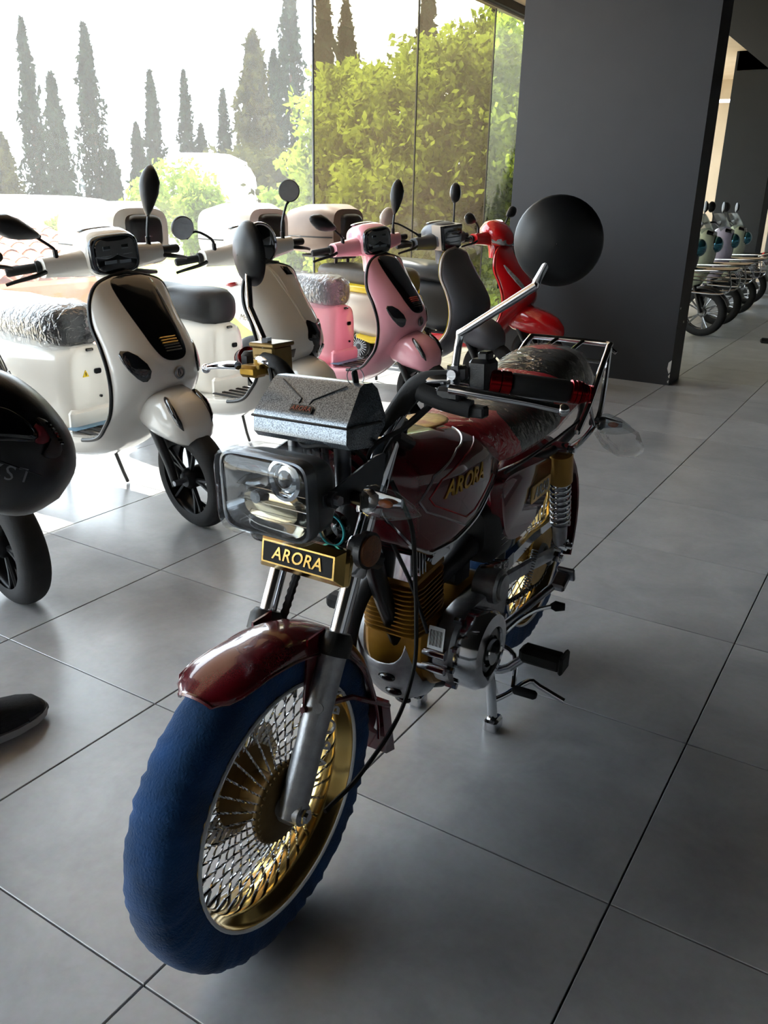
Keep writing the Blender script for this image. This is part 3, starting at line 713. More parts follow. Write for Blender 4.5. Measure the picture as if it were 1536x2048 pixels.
b = MB(); b.tube([(x, s*.128, z) for s in (1, ) for x, z in ((.02, .70), (-.1, .698), (-.3, .702), (-.5, .712))], .004, 6); b.tube([(x, -.128, z) for x, z in ((.02, .70), (-.1, .698), (-.3, .702), (-.5, .712))], .004, 6)
B('seat_trim', b, black_pl, seat)
# ---- rear rack
b = MB(); P = [(-.40, .135, .70), (-.50, .130, .755), (-.60, .122, .83), (-.675, .115, .878), (-.70, .095, .882), (-.70, -.095, .882), (-.675, -.115, .878), (-.60, -.122, .83), (-.50, -.130, .755), (-.40, -.135, .70)]
b.tube(P, .0085, 10, 3)
for y in (-.04, .035): b.tube([(-.705, y, .884), (-.63, y, .875), (-.56, y, .86)], .0055, 8)
b.tube([(-.62, -.12, .845), (-.62, .12, .845)], .0055, 8)
for s in (1, -1):
    b.tube([(-.675, s*.118, .875), (-.62, s*.130, .74), (-.56, s*.135, .69), (-.44, s*.132, .66), (-.33, s*.13, .662)], .0075, 8, 3)
    b.tube([(-.50, s*.13, .755), (-.54, s*.136, .69)], .005, 8)
    b.cyl((-.685, s*.115, .875), (-.685, s*.135, .862), .005, n=6); b.cyl((-.56, s*.13, .69), (-.56, s*.15, .69), .009, n=8)
B('luggage_rack', b, chrome)
b = MB(); R = []
for i in range(15):
    a = math.radians(55+(205-55)*i/14); r = .305
    R.append([(-.45+(r-.02*abs(q)**2)*math.cos(a), .07*q, .33+(r-.03*abs(q)**2)*math.sin(a)+.02) for q in (-1, -.7, -.35, 0, .35, .7, 1)]+[(-.45+(r-.006-.02*abs(q)**2)*math.cos(a), .067*q, .33+(r-.006-.03*abs(q)**2)*math.sin(a)+.02) for q in (1, .7, .35, 0, -.35, -.7, -1)])
B('rear_fender', MB().rings(R), maroon, smooth=50)
b = MB(); b.loft([(-.72, 0, .72, .05, .03, 4), (-.70, 0, .72, .06, .036, 4), (-.66, 0, .73, .055, .034, 4)], 'x', 24); B('tail_light', b, mat('tail_red', '#8a0f14', .2, coat=1))
for s in (1, -1):
    g = indicator(-.60, .115, .68, s, bike)
    b = MB(); R = []
    for i, (p, r) in enumerate(((.13, .012), (.16, .034), (.20, .04), (.245, .03), (.265, .006))):
        R.append([(-.605+r*math.cos(t)*.8+.004*math.sin(5*t+i), s*p, .672-.018*i*.5+r*1.15*math.sin(t)-.012) for t in (2*PI*j/18 for j in range(18))])
    B('plastic_bag', MB().rings(R, cap=False), wrap_soft, g)
# ---- side covers
for s in (1, -1):
    o = [(.055, .685), (.0, .695), (-.12, .685), (-.27, .672), (-.30, .655), (-.285, .56), (-.20, .515), (-.08, .50), (.0, .53), (.035, .60)]
    pr = MB(); pr.prism(chaikin(o, 2), s*.085, s*.124, 'y', .018); sc = B('side_cover', pr, maroon, smooth=50)
    Ms = frame((-.205, s*.1255, .60), (-s, 0, .02), (0, 0, 1))
    B('side_badge', placed(MB().prism(rrect(.125, .042, .006, 3), 0, .0025, 'z'), Ms), mat('gold_badge', '#c29a49', .3, .7), sc, 0)
    B('badge_panel', placed(MB().prism(rrect(.115, .034, .004, 3), .0022, .003, 'z'), Ms), mat('badge_sand', '#d2ae62', .4, .4), sc, 0)
    B('badge_lettering', placed(text_mb('AR50', .038, .0006, .15, 1.1, .0012), Ms @ Matrix.Translation((.0, 0, .0036))), black_gl, sc, 0)
# ---- frame
b = MB()
b.tube([(.45, 0, .80), (.40, 0, .70), (.33, 0, .53), (.25, 0, .38), (.205, 0, .27)], .0195, 14, 4)
b.tube([(.45, 0, .83), (.30, 0, .72), (.05, 0, .66), (-.10, 0, .65)], .019, 12, 4)
for s in (1, -1):
    b.tube([(-.02, s*.08, .66), (-.2, s*.10, .67), (-.33, s*.115, .67), (-.52, s*.11, .70), (-.64, s*.07, .74)], .011, 10, 3)
    b.tube([(.205, s*.03, .275), (.15, s*.06, .235), (0, s*.07, .25), (-.08, s*.075, .34), (-.10, s*.08, .50), (-.04, s*.08, .66)], .012, 10, 3)
B('frame', b, mat('frame_black', '#0c0d0f', .3, coat=.4))
# bash plate under the engine
R = []
for x, z, w in ((.320, .345, .058), (.295, .285, .066), (.258, .235, .070), (.19, .205, .066), (.11, .20, .055), (.08, .205, .04)):
    R.append([(x, w*math.sin(t*1.35)/math.sin(1.35), z+.055*(abs(t)**2.2)) for t in [-1+2*k/14 for k in range(15)]]+[(x-.003, (w-.003)*math.sin(t*1.35)/math.sin(1.35), z+.004+.055*(abs(t)**2.2)) for t in [1-2*k/14 for k in range(15)]])
bp_ = B('bash_plate', MB().rings(R), alum, smooth=60)
for k, (x, z) in enumerate(((.307, .318), (.283, .272), (.248, .236))): B('bash_plate_slot', MB().ell((x+.004, .012+.004*k, z-.002), (.008, .020, .010)), black_gl, bp_)
# ---- engine
LE = V(.10, 0, .33)
b = MB()
b.prism(chaikin([(.25, .355), (.245, .41), (.15, .425), (.03, .44), (-.06, .42), (-.075, .31), (-.03, .265), (.10, .225), (.20, .245), (.24, .30)], 1), -.075, .075, 'y', .012)
eng = B('engine', b, gold_paint, smooth=35)
Mt = frame((.2500, .005, .385), (0, 1, 0), (-.1, 0, 1)); B('cast_lettering', placed(text_mb('ARORA', .022, .002), Mt), gold_paint, eng, 0)
# cylinder: a leaning stack of fins
CU = V(.10, 0, 1).normalized(); c0 = V(.205, 0, .390); CF = V(1, 0, -.10).normalized()
Rm = Matrix.Rotation(math.atan2(.10, 1), 3, 'Y')
core = MB(); core.box(c0+CU*.065, (.085, .085, .14), .012, Rm)
cyl_ = B('cylinder', core, gold_paint, eng)
fin = MB(); fin.prism(chaikin(rrect(.142, .138, .03, 3), 0), -.0016, .0016, 'z')
fme = bpy.data.meshes.new('cooling_fin'); fme.from_pydata(fin.v, [], fin.f); fme.materials.append(gold_paint)
for k in range(11):
    o = bpy.data.objects.new('cooling_fin', fme); col.objects.link(o); o.parent = cyl_
    o.matrix_basis = Matrix.Translation(c0+CU*(.010+.0108*k)) @ Rm.to_4x4()
hd = MB(); hd.box(c0+CU*.135, (.138, .128, .03), .01, Rm); B('head_base', hd, gold_paint, eng)
hd = MB(); q = c0+CU*.172
hd.box(q, (.125, .118, .05), .016, Rm); hd.box(q+CU*.028, (.09, .09, .03), .012, Rm)
head = B('cylinder_head', hd, chrome, eng)
for k in range(6):
    f = MB(); f.box(q+CF*(.02+.008*0)+V(.048-.012*k+.02, .0, .006), (.0035, .135, .062), .0015, Rm); B('head_fin', f, chrome, head)
f = MB(); f.box(q+V(-.03, .068, -.002), (.07, .012, .03), .003, Rm); f.cyl(q+V(.02, .06, 0), q+V(.02, .08, 0), .009, n=8); f.cyl(q+V(-.06, .06, .005), q+V(-.06, .08, .005), .009, n=8); B('rocker_cover', f, chrome, head)
# left crankcase cover
b = MB(); o = chaikin([(.235, .36), (.205, .415), (.13, .43), (.05, .425), (-.03, .43), (-.065, .40), (-.06, .32), (.0, .275), (.08, .252), (.16, .25), (.225, .285)], 2)
b.prism(o, .075, .125, 'y', .008); cc = B('crankcase_cover', b, alum, eng, 35)
b = MB(); b.lathe([(.088, 0), (.088, .045), (.080, .058), (.055, .062), (.052, .052), (.03, .052), (.028, .066), (.001, .067)], (.135, .115, .335), (0, 1, 0), 40)
mg = B('magneto_cover', b, chrome, eng, 35)
b = MB(); b.lathe([(.05, 0), (.05, .004), (.035, .005), (.034, .001)], (.135, .167, .335), (0, 1, 0), 32); B('magneto_inset', b, black_gl, mg)
b = MB(); b.lathe([(.040, 0), (.040, .05), (.034, .056), (.001, .057)], (.03, .09, .435), (0, 1, 0), 32); b.lathe([(.030, .057), (.028, .062), (.001, .063)], (.03, .09, .435), (0, 1, 0), 32); sm_ = B('starter_motor', b, alum, eng, 35)
b = MB()
for k in range(5): b.box((.045-.012*k, .115+.003*k, .482), (.005, .035, .008), .002, Matrix.Rotation(.25, 3, 'X'))
B('starter_rib', b, chrome, sm_)
b = MB(); b.tube([(.165, .04, .475), (.10, .06, .505), (.04, .06, .52)], [.02, .024, .03], 14, 3); b.box((.075, .05, .485), (.06, .055, .085), .012); B('carburettor', b, engine_blk, eng)
b = MB(); b.loft([(-.10, .055, .56, .05, .075, 3.5), (-.06, .06, .56, .062, .085, 3.5), (.02, .06, .56, .06, .08, 3.5), (.055, .06, .56, .04, .055, 3)], 'x', 28); ab_ = B('air_box', b, black_pl, smooth=50)
b = MB()
for k in range(5): b.box((-.02, .1185, .525+.015*k), (.05, .004, .004), .001)
B('air_box_slot', b, black_gl, ab_)
for (x, y, z) in ((.22, .13, .365), (.235, .13, .325), (.19, .13, .415), (.21, .128, .275), (-.02, .13, .42), (-.04, .13, .33), (.05, .128, .262)): B('cover_bolt', MB().cyl((x, y-.02, z), (x, y+.004, z), .0075, n=6), chrome, eng)
for q in ((.14, .08, .243, .145, .008), (.10, .08, .236, .155, .007), (.235, .055, .32, .115, .012), (.235, .055, .355, .115, .012)): B('oil_pipe', MB().cyl((q[0], q[1], q[2]), (q[0], q[3], q[2]), q[4], n=10), chrome, eng)
Mb_ = frame((.2375, .092, .385), (0, 1, 0), (-.15, 0, 1)); bl = B('bar_code_label', placed(MB().prism(rrect(.036, .058, .002, 2), 0, .0008, 'z'), Mb_), white_label, eng, 0)
t = MB()
for k in range(11): t.box((-.013+.0026*k, .004, .001), (.0009 if k % 3 else .0016, .034, .0006))
B('bar_code_print', placed(t, Mb_), black_gl, bl, 0)
# right side crankcase and exhaust
b = MB(); b.prism(o, -.075, -.12, 'y', .01); B('clutch_cover', b, alum, eng, 35)
b = MB(); b.tube([(.265, -.02, .53), (.325, -.04, .50), (.345, -.06, .40), (.30, -.085, .28), (.20, -.11, .215), (.05, -.13, .215), (-.10, -.14, .24), (-.16, -.145, .255)], .0185, 14, 5); ex = B('exhaust_pipe', b, engine_blk)
b = MB(); b.tube([(-.14, -.145, .25), (-.18, -.148, .262), (-.50, -.16, .33), (-.72, -.165, .38), (-.74, -.165, .384)], [.022, .038, .044, .040, .02], 20); B('silencer', b, chrome, ex)
# ---- swing arm, chain, shocks
b = MB()
for s in (1, -1):
    b.tube([(-.08, s*.085, .39), (-.28, s*.09, .365), (-.50, s*.09, .325)], .019, 8, flat=.6); b.box((-.475, s*.09, .33), (.09, .014, .05), .005)
b.cyl((-.08, -.09, .39), (-.08, .09, .39), .02, n=14)
sw = B('swing_arm', b, steel)
b = MB(); b.cyl((-.45, -.125, .33), (-.45, .125, .33), .009, n=10); b.cyl((-.45, .10, .33), (-.45, .118, .33), .016, n=6); B('rear_axle', b, chrome)
b = MB(); b.prism([(-.02, .385), (-.02, .425), (-.30, .445), (-.46, .437), (-.53, .40), (-.53, .385), (-.46, .418), (-.30, .420)], .068, .086, 'y', .003); cg = B('chain_guard', b, chrome, smooth=30)
Mc = frame((-.11, .0868, .419), (-1, 0, .08), (0, 0, 1)); B('chain_guard_label', placed(MB().prism(rrect(.12, .034, .002, 2), 0, .0008, 'z'), Mc), white_label, cg, 0)
B('chain_guard_print', placed(text_mb('AR50', .022, .0004), Mc @ Matrix.Translation((.0, 0, .001))), mat('navy_print', '#1c2438', .5), cg, 0)
ch = []; n = 60
def chain_pt(t):
    # loop around small and large sprockets
    A, r1, C_, r2 = V(-.03, 0, .36), .035, V(-.45, 0, .33), .09
    if t < .34: return V(A.x+(C_.x-A.x)*t/.34, 0, A.z+r1+(C_.z+r2-A.z-r1)*t/.34)
    if t < .55: a = PI/2+PI*(t-.34)/.21; return V(C_.x+r2*math.cos(a), 0, C_.z+r2*math.sin(a))
    if t < .89: k = (t-.55)/.34; return V(C_.x+(A.x-C_.x)*k, 0, C_.z-r2+(A.z-r1-C_.z+r2)*k-.012*math.sin(k*PI))
    a = -PI/2+PI*(t-.89)/.11; return V(A.x+r1*math.cos(a), 0, A.z+r1*math.sin(a))
b = MB()
for k in range(110):
    p, q_ = chain_pt(k/110), chain_pt((k+1)/110); m_ = (p+q_)/2; a = math.atan2(q_.z-p.z, q_.x-p.x)
    b.box((m_.x, .059 if k % 2 else .059, m_.z), (.014, .008 if k % 2 else .0125, .010 if k % 2 else .008), .001, Matrix.Rotation(-a, 3, 'Y'))
tag(B('drive_chain', b, mat('chain_black', '#2a2a2c', .4, .8), smooth=0), kind='stuff')
for s in (1, -1):
    T0, T1 = V(-.325, s*.128, .672), V(-.415, s*.122, .385); D = (T1-T0)
    P = lambda t: T0+D*t
    b = MB(); b.tube([P(.04), P(.05), P(.07), P(.32), P(.34)], [.02, .029, .031, .030, .024], 24); sh = B('shock_canister', b, mat('shock_gold', '#b0894a', .35, .8))
    b = MB(); n = 90; u1 = D.normalized(); e1 = V(0, 1, 0); e1 = (e1-u1*e1.dot(u1)).normalized(); e2 = u1.cross(e1)
    b.tube([P(.33+.44*k/n)+(e1*math.cos(k/n*2*PI*8)+e2*math.sin(k/n*2*PI*8))*.024 for k in range(n+1)], .0042, 6); B('coil_spring', b, chrome, sh, 60)
    b = MB(); b.cyl(P(.3), P(.8), .013, n=12); b.tube([P(.76), P(.78), P(.97), P(1)], [.026, .02, .018, .016], 16); B('shock_rod', b, alum, sh)
    for e in (T0, T1):
        b = MB(); b.cyl(e-V(0, s*.02, 0), e+V(0, s*.02, 0), .016, n=14); b.cyl(e+V(0, s*.02, 0), e+V(0, s*.032, 0), .010, n=8); b.cyl(e+V(0, s*.032, 0), e+V(0, s*.036, 0), .006, n=8)
        B('shock_bolt', b, chrome, sh)
b = MB(); n = 120; p0, p1 = V(-.30, .095, .40), V(-.24, .10, .32); u1 = (p1-p0).normalized(); e1 = V(0, 1, 0); e2 = u1.cross(e1)
b.tube([p0.lerp(p1, k/n)+(e1*math.cos(k/n*2*PI*14)+e2*math.sin(k/n*2*PI*14))*.0085 for k in range(n+1)], .0018, 5); B('stand_spring', b, steel)
# ---- stands, pegs, levers
b = MB()
for s in (1, -1):
    top, ft = V(-.045, s*.072, .27), V(-.070, s*.105, .022)
    b.tube([top, top.lerp(ft, .5)+V(0, s*.006, 0), ft], .0125, 12); b.box((-.068, s*.106, .018), (.050, .036, .036), .006)
b.cyl((-.045, -.08, .27), (-.045, .08, .27), .014, n=12); b.cyl((-.055, -.09, .20), (-.055, .09, .20), .010, n=10)
cs = B('centre_stand', b, chrome)
b = MB(); b.tube([(-.065, .105, .085), (-.10, .125, .090), (-.155, .16, .110), (-.165, .185, .098), (-.170, .25, .075)], .0072, 10, 3); b.prism([(-.062, .10), (-.062, .16), (-.10, .085)], .098, .102, 'y'); B('stand_pedal', b, chrome, cs)
b = MB(); b.tube([(.05, .08, .235), (.045, .16, .245), (.04, .205, .285)], .010, 10, 3)
pg = B('foot_peg', b, chrome)
R = MB(); R.box((.035, .248, .300), (.045, .100, .038), .010); R.box((.035, .297, .302), (.052, .010, .044), .004)
B('peg_rubber', R, rubber, pg)
b = MB(); b.tube([(.05, -.08, .235), (.045, -.16, .245), (.04, -.205, .285)], .010, 10, 3); pg2 = B('foot_peg', b, chrome)
R = MB(); R.box((.03, -.262, .290), (.045, .115, .038), .010); B('peg_rubber', R, rubber, pg2)
b = MB(); b.tube([(.0, .125, .285), (.01, .175, .27), (.04, .19, .235), (.055, .195, .215)], .006, 8, 3); b.tube([(0, .125, .285), (-.05, .15, .32), (-.10, .175, .335), (-.13, .21, .345)], .0055, 8, 3); sl_ = B('gear_lever', b, chrome)
B('lever_rubber', MB().tube([(.055, .195, .212), (.056, .20, .212), (.056, .245, .213), (.056, .25, .213)], [.007, .0105, .0105, .007], 10), rubber, sl_); B('lever_rubber', MB().tube([(-.125, .205, .345), (-.132, .215, .345), (-.14, .235, .345)], [.006, .013, .009], 10), rubber, sl_)
b = MB(); b.tube([(-.03, .10, .28), (-.12, .15, .33), (-.20, .185, .365)], .0095, 10); b.box((-.215, .195, .372), (.055, .035, .022), .005, Matrix.Rotation(.4, 3, 'Y')); b.box((-.238, .20, .385), (.012, .044, .036), .003, Matrix.Rotation(.4, 3, 'Y')); B('passenger_peg', b, steel)
b = MB(); b.tube([(.02, -.10, .28), (.10, -.15, .27), (.17, -.17, .30), (.18, -.175, .36), (.165, -.18, .40), (.15, -.18, .37), (.155, -.19, .31)], .006, 8, 4); b.box((.19, -.185, .30), (.05, .05, .012), .003); B('brake_pedal', b, chrome)

for nm, (dx, dz) in {'fuel_tank': (.028, .010), 'seat': (.015, .004), 'engine': (.015, .012), 'luggage_rack': (-.02, -.008)}.items():
    for o in bike.children:
        if o.name.split('.')[0] == nm: o.location = o.location+V(dx, 0, dz)
# ------------------------------------------------------------------ scooters (local: x forward, y left, z up)
ST = [((.315, .055, .945), (.312, .950)), ((.330, .150, .918), (.338, .925)), ((.333, .190, .862), (.385, .872)), ((.345, .203, .780), (.448, .800)), ((.390, .208, .700), (.503, .728)),
      ((.420, .210, .620), (.546, .660)), ((.425, .208, .540), (.556, .595)), ((.405, .203, .460), (.520, .530)), ((.360, .195, .400), (.450, .450)), ((.300, .186, .345), (.375, .355)), ((.200, .180, .318), (.275, .265)), ((.050, .180, .305), (.120, .205)), ((-.150, .178, .300), (-.10, .185))]
_E = catmull([V(*s[0]) for s in ST], 6); _C = catmull([V(s[1][0], 0, s[1][1]) for s in ST], 6)
def skin(t, q):
    """front skin of the leg shield: t runs 0..12 from top to belly, q -1..1 right to left"""
    i = max(0, min(len(_E)-1.001, t*6)); k = int(i); f = i-k
    e = _E[k].lerp(_E[k+1], f); c = _C[k].lerp(_C[k+1], f); w = 1-abs(q)**2.1
    return V(e.x+(c.x-e.x)*w, e.y*math.sin(q*1.35)/math.sin(1.35), e.z+(c.z-e.z)*w)
def skin_n(t, q):
    a = skin(t+.05, q)-skin(t-.05, q); b = skin(t, min(1, q+.03))-skin(t, max(-1, q-.03))
    n = b.cross(a)*-1
    if n.x < 0: n = -n
    return n.normalized()
def patch(o2, off=.003, th=.004):
    """a flat outline in (t, q) laid onto the leg shield"""
    ct = sum(p[0] for p in o2)/len(o2); cq = sum(p[1] for p in o2)/len(o2); R = []
    for k, d in ((1.0, -.002), (1.0, off), (.93, off+th*.4), (.66, off+th*.6), (.33, off+th*.6), (.02, off+th*.6)):
        R.append([skin(ct+(t-ct)*k, cq+(q-cq)*k)+skin_n(ct+(t-ct)*k, cq+(q-cq)*k)*d for t, q in o2])
    b = MB(); b.rings(R); return b
def tyre(b, c, R, w, n=48):
    prof = []
    for k in range(15):
        t = -PI*.62+PI*1.24*k/14; cc, ss = sup(t, 2.3); prof.append((R-w*.48+w*.48*cc, w/2*ss))
    return b.lathe(prof, c, (0, 1, 0), n)
def cast_wheel(parent, c, R=.205, w=.095, rim=None, nsp=5, steer=None):
    t = tyre(MB(), (0, 0, 0), R, w)
    o = t.build('tyre', rubber, parent, 60); o.location = c
    r = MB(); Ri = R-w*.62
    r.lathe([(Ri+.014, w*.38), (Ri+.008, w*.40), (Ri, w*.33), (Ri-.006, w*.2), (Ri-.006, -w*.2), (Ri, -w*.33), (Ri+.008, -w*.40), (Ri+.014, -w*.38)], n=40)
    for k in range(nsp):
        a = 2*PI*k/nsp
        for d in (-.16, .16):
            r.tube([(.03*math.cos(a), -.018, .03*math.sin(a)), ((Ri*.6)*math.cos(a+d*.7), -.022, (Ri*.6)*math.sin(a+d*.7)), (Ri*math.cos(a+d), -.03, Ri*math.sin(a+d))], .0085, 6)
    r.lathe([(.001, -.05), (.028, -.048), (.042, -.03), (.042, .03), (.028, .045), (.001, .046)], n=24)
    r.build('wheel_rim', rim or MATS['black_alloy'], o, 40)
    return o
mat('black_alloy', '#26272a', .3, .7, c2='#1d1e20', scale=20)
P_white = mat('white_gloss', '#e9e6df', .16, coat=.8, c2='#e4e0d8', scale=4)
P_pink = mat('pink_gloss', '#eba8b4', .2, coat=.6, c2='#e6a0ad', scale=4)
P_black = mat('black_lacquer', '#0b0c0f', .1, coat=1.0)
P_grey = mat('matt_grey', '#55575c', .42, .35, c2='#4d4f54', scale=5)
P_silver = mat('silver_grey', '#b9b0a6', .35, .3, c2='#aea59b', scale=5)
P_dgrey = mat('matt_black', '#26282c', .5, c2='#202226', scale=8)
P_red = mat('red_gloss', '#c4161c', .15, coat=.9, c2='#b51218', scale=4)
P_yellow = mat('yellow_gloss', '#d8bf2c', .25, coat=.4, c2='#cdb326', scale=5)
seat_blk = mat('black_vinyl', '#1b1d21', .5, c2='#15171a', scale=12, bump=.2, bscale=260)
seat_brown = mat('brown_vinyl', '#4a443c', .5, c2='#3f3a33', scale=12, bump=.2, bscale=260)
mat_blue = mat('blue_film', '#5f86a3', .4)
warn_y = mat('warning_yellow', '#e3c11e', .5)
orange_l = mat('orange_lens', '#e8731d', .2, coat=.6)
led_m = mat('led_strip', '#6d747a', .15, .8)
AXF = V(.62, 0, .205); SRK = math.radians(26); SU = V(-math.sin(SRK), 0, math.cos(SRK)); SF = V(math.cos(SRK), 0, math.sin(SRK))
def leaf_mirror(name, stem, c, up, n, L, W, shell, parent, rnd=False):
    """mirror with a bent stem; up is its long axis, n points out of the glass"""
    b = MB(); b.tube(stem+[c-Vector(up)*L*.48], [.008, .006, .0055, .006], 8, 3 if len(stem) > 2 else 0); b.cyl(stem[0]-V(0, 0, .015), stem[0]+V(0, 0, .02), .010, n=8)
    s = b.build('mirror_stem', black_pl, parent, 40)
    M = frame(c, Vector(up).cross(Vector(n)), up)
    if rnd: o = [(W/2*math.cos(2*PI*k/32), L/2*math.sin(2*PI*k/32)) for k in range(32)]
    else: o = chaikin([(-.10*W, -.5*L), (.12*W, -.5*L), (.5*W, -.02*L), (.46*W, .28*L), (.16*W, .5*L), (-.14*W, .46*L), (-.48*W, .12*L)], 1)
    R = []
    for k, d in ((.93, .006), (1, .002), (1, -.006), (.85, -.022), (.5, -.032), (.05, -.036)): R.append([(u*k, v*k, d) for u, v in o])
    g = MB(); g.rings(R); placed(g, M).build('mirror_shell', shell, s, 45)
    g = MB(); g.prism([(u*.92, v*.92) for u, v in o], .005, .0075, 'z'); placed(g, M).build('mirror_glass', mirror_gl, s, 0)
    return s
def scooter(Yc, label, paint, inner=None, body=None, seatm=None, skinm=None, lamp='led', mirrors='leaf', panel=True, wrapped=False, steer=12, group=None, X0=-2.88, trim=None, badge=True, floor_blue=False, vents=None, topbox=None, cat='scooter', fan=False, floor=None, warn=False, fendx=0.0, edge=None, rmat=None, cowl=None):
    root = empty('scooter', (X0, Yc, 0), 0, label, cat, group or 'scooters parked along the window')
    inner = inner or paint; body = body or paint; trim = trim or black_pl; front = []
    def S(name, b, m, par=None, sm=45, steered=False):
        o = b.build(name, m, par or root, sm)
        if steered: front.append(o)
        return o
    # leg shield and floor
    R = []
    for i in range(0, len(_E)):
        t = i/6; e = _E[i]; ring = [skin(t, -1+2*k/24) for k in range(25)]
        back = []
        for k in range(25):
            q = 1-2*k/24
            if t < 9: back.append(V(e.x-.022-.02*(1-q*q), e.y*.985*q, e.z))
            else: back.append(V(e.x-.012, e.y*.985*q, e.z+.008))
        R.append(ring+back)
    ls = S('leg_shield', MB().rings(R), skinm or paint, sm=50)
    # inner lining
    if inner is not paint:
        g = [[V(_E[i].x-.024-.022*(1-q*q), _E[i].y*.97*q, _E[i].z) if i < 54 else V(_E[i].x-.012, _E[i].y*.97*q, _E[i].z+.011) for q in (1-2*k/16 for k in range(17))] for i in range(3, len(_E))]
        h = [[p+V(-.003, 0, .003) for p in r] for r in g]
        S('inner_lining', MB().rings([a+c[::-1] for a, c in zip(g, h)]), inner, ls)
    pts = [V(e.x-.008, -e.y-.001, e.z) for e in _E[60:0:-1]]+[V(.315, 0, .957)]+[V(e.x-.008, e.y+.001, e.z) for e in _E[1:61]]
    S('edge_trim', MB().tube(pts, .0085, 8), edge or trim, ls)
    if panel:
        o = [(.35, -.62), (.35, .62), (1.6, .44), (3.2, .34), (4.5, .27), (5.05, .18), (5.2, 0), (5.05, -.18), (4.5, -.27), (3.2, -.34), (1.6, -.44)]
        pn = S('front_panel', patch(chaikin(o, 2)), black_gl, ls)
        for k in range(6):
            m_ = vents or black_pl
            P = [skin(4.02+.13*k, q)+skin_n(4.02+.13*k, q)*.009 for q in (-.13, -.04, .04, .13)]
            S('grille_slat', MB().tube(P, .0032, 6), m_ if k < 3 else black_pl, pn)
    for s in (1, -1):
        if lamp == 'led':
            o = chaikin([(4.2, s*.80), (4.35, s*.58), (5.3, s*.40), (6.0, s*.46), (5.9, s*.58), (5.0, s*.76)], 1)
            S('indicator', patch(o, .002, .006), dark_gl, ls)
        elif lamp == 'round':
            o = [(6.0, s*.86), (5.5, s*.86), (5.9, s*.36), (6.5, s*.36)]
            S('indicator', patch(o, .002, .004), dark_gl, ls)
        elif lamp == 'sport':
            o = chaikin([(2.6, s*.72), (2.6, s*.62), (4.3, s*.34), (5.3, s*.30), (4.6, s*.50)], 1)
            g = S('headlight', patch(o, .002, .006), mat('sport_lamp', '#b9bcc0', .1, .15, coat=1, c2='#85898d', scale=60), ls)
    if lamp == 'round':
        S('front_panel', patch([(4.3, .02), (4.3, .55), (6.9, .40), (6.9, .05), (5.4, -.08)], .003, .006), black_gl, ls)
        S('fin_ridge', patch([(.6, -.16), (.6, .0), (4.4, .04), (4.4, -.02)], .002, .006), paint, ls)
        S('dark_vent', patch([(.8, .35), (.8, .7), (1.6, .55), (1.6, .3)], .002, .003), black_gl, ls)
    if badge:
        c = skin(5.85, 0)+skin_n(5.85, 0)*.006; n = skin_n(5.85, 0)
        S('badge', MB().torus(c, n, .022, .0045, 24, 6).torus(c, n+V(0, .6, .2), .012, .0035, 20, 6), steel, ls)
    # floor mat ribs
    for k in range(6):
        y = -.125+.05*k; S('floor_rib', MB().box((.16, y, .330), (.21 if k in (0, 5) else .24, .020, .006), .002), rubber, ls)
    if floor_blue: S('protective_film', MB().box((.085, -.02, .334), (.06, .26, .002)), mat_blue, ls)
    if floor: S('floor_mat', MB().box((.16, 0, .329), (.26, .31, .005), .002), floor, ls)
    # front wheel, fork, fender
    cw = cast_wheel(root, AXF, rim=rmat); front.append(cw)
    for s in (1, -1):
        S('fork_leg', MB().tube([AXF+V(-.02, s*.075, -.02), AXF+V(-.045, s*.075, .06), AXF+SU*.28+V(-.04, s*.07, 0)], [.016, .019, .019], 10), black_pl, steered=True)
    S('front_axle', MB().cyl(AXF-V(0, .095, 0), AXF+V(0, .095, 0), .011, n=8), steel, steered=True)
    f = fendx
    fen = S('front_fender', MB().loft([(.355, 0, .475, .045, .05, 2.4), (.39, 0, .468, .08, .072, 2.6), (.45, 0, .462, .098, .088, 3), (.52, 0, .455, .104, .095, 3), (.59, 0, .445, .104, .092, 2.8), (.645+f*.3, 0, .43, .094, .084, 2.6), (.68+f*.7, 0, .415, .075, .066, 2.4), (.70+f, 0, .405-f*.2, .045, .042, 2.2), (.712+f, 0, .40-f*.2, .01, .01, 2)], 'x', 32), paint if lamp != 'sport' else paint, steered=True)
    if lamp in ('led', ):
        for s in (1, -1):
            P = [V(.62, s*.0935, .50), V(.665, s*.078, .45), V(.69, s*.058, .40)]
            S('fender_insert', MB().tube([V(.585, s*.062, .532), V(.60, s*.066, .525), V(.64, s*.072, .492), V(.672, s*.069, .448), V(.684, s*.060, .415)], [.003, .014, .020, .017, .003], 10, 3, flat=.6), dark_gl, fen)
    # headset
    dz = 0
    if lamp == 'sport':
        hs = MB().loft([(.12, 0, 1.02, .05, .04, 2.5), (.18, 0, 1.035, .10, .075, 2.8), (.24, 0, 1.03, .125, .085, 3), (.30, 0, 1.005, .115, .07, 3), (.34, 0, .985, .09, .045, 2.6), (.355, 0, .975, .05, .02, 2)], 'x', 32)
    else:
        hs = MB().loft([(.085, 0, 1.03, .04, .03, 2.5), (.12, 0, 1.03, .075, .055, 2.6), (.18, 0, 1.032, .10, .078, 3), (.235, 0, 1.026, .108, .085, 3.4), (.275, 0, 1.02, .105, .080, 3.6), (.286, 0, 1.02, .098, .073, 3.6)], 'x', 32)
    for s in (1, -1): hs.loft([(s*.06, .215, 1.0, .055, .058, 2.6), (s*.12, .215, .995, .048, .048, 2.6), (s*.19, .208, .995, .040, .040, 2.6), (s*.25, .198, .995, .033, .036, 2.6)], 'y', 20)
    hs.loft([(.86, .26, 0, .06, .065, 2.4), (.92, .245, 0, .055, .055, 2.4), (.98, .225, 0, .055, .06, 2.4)], 'z', 20)
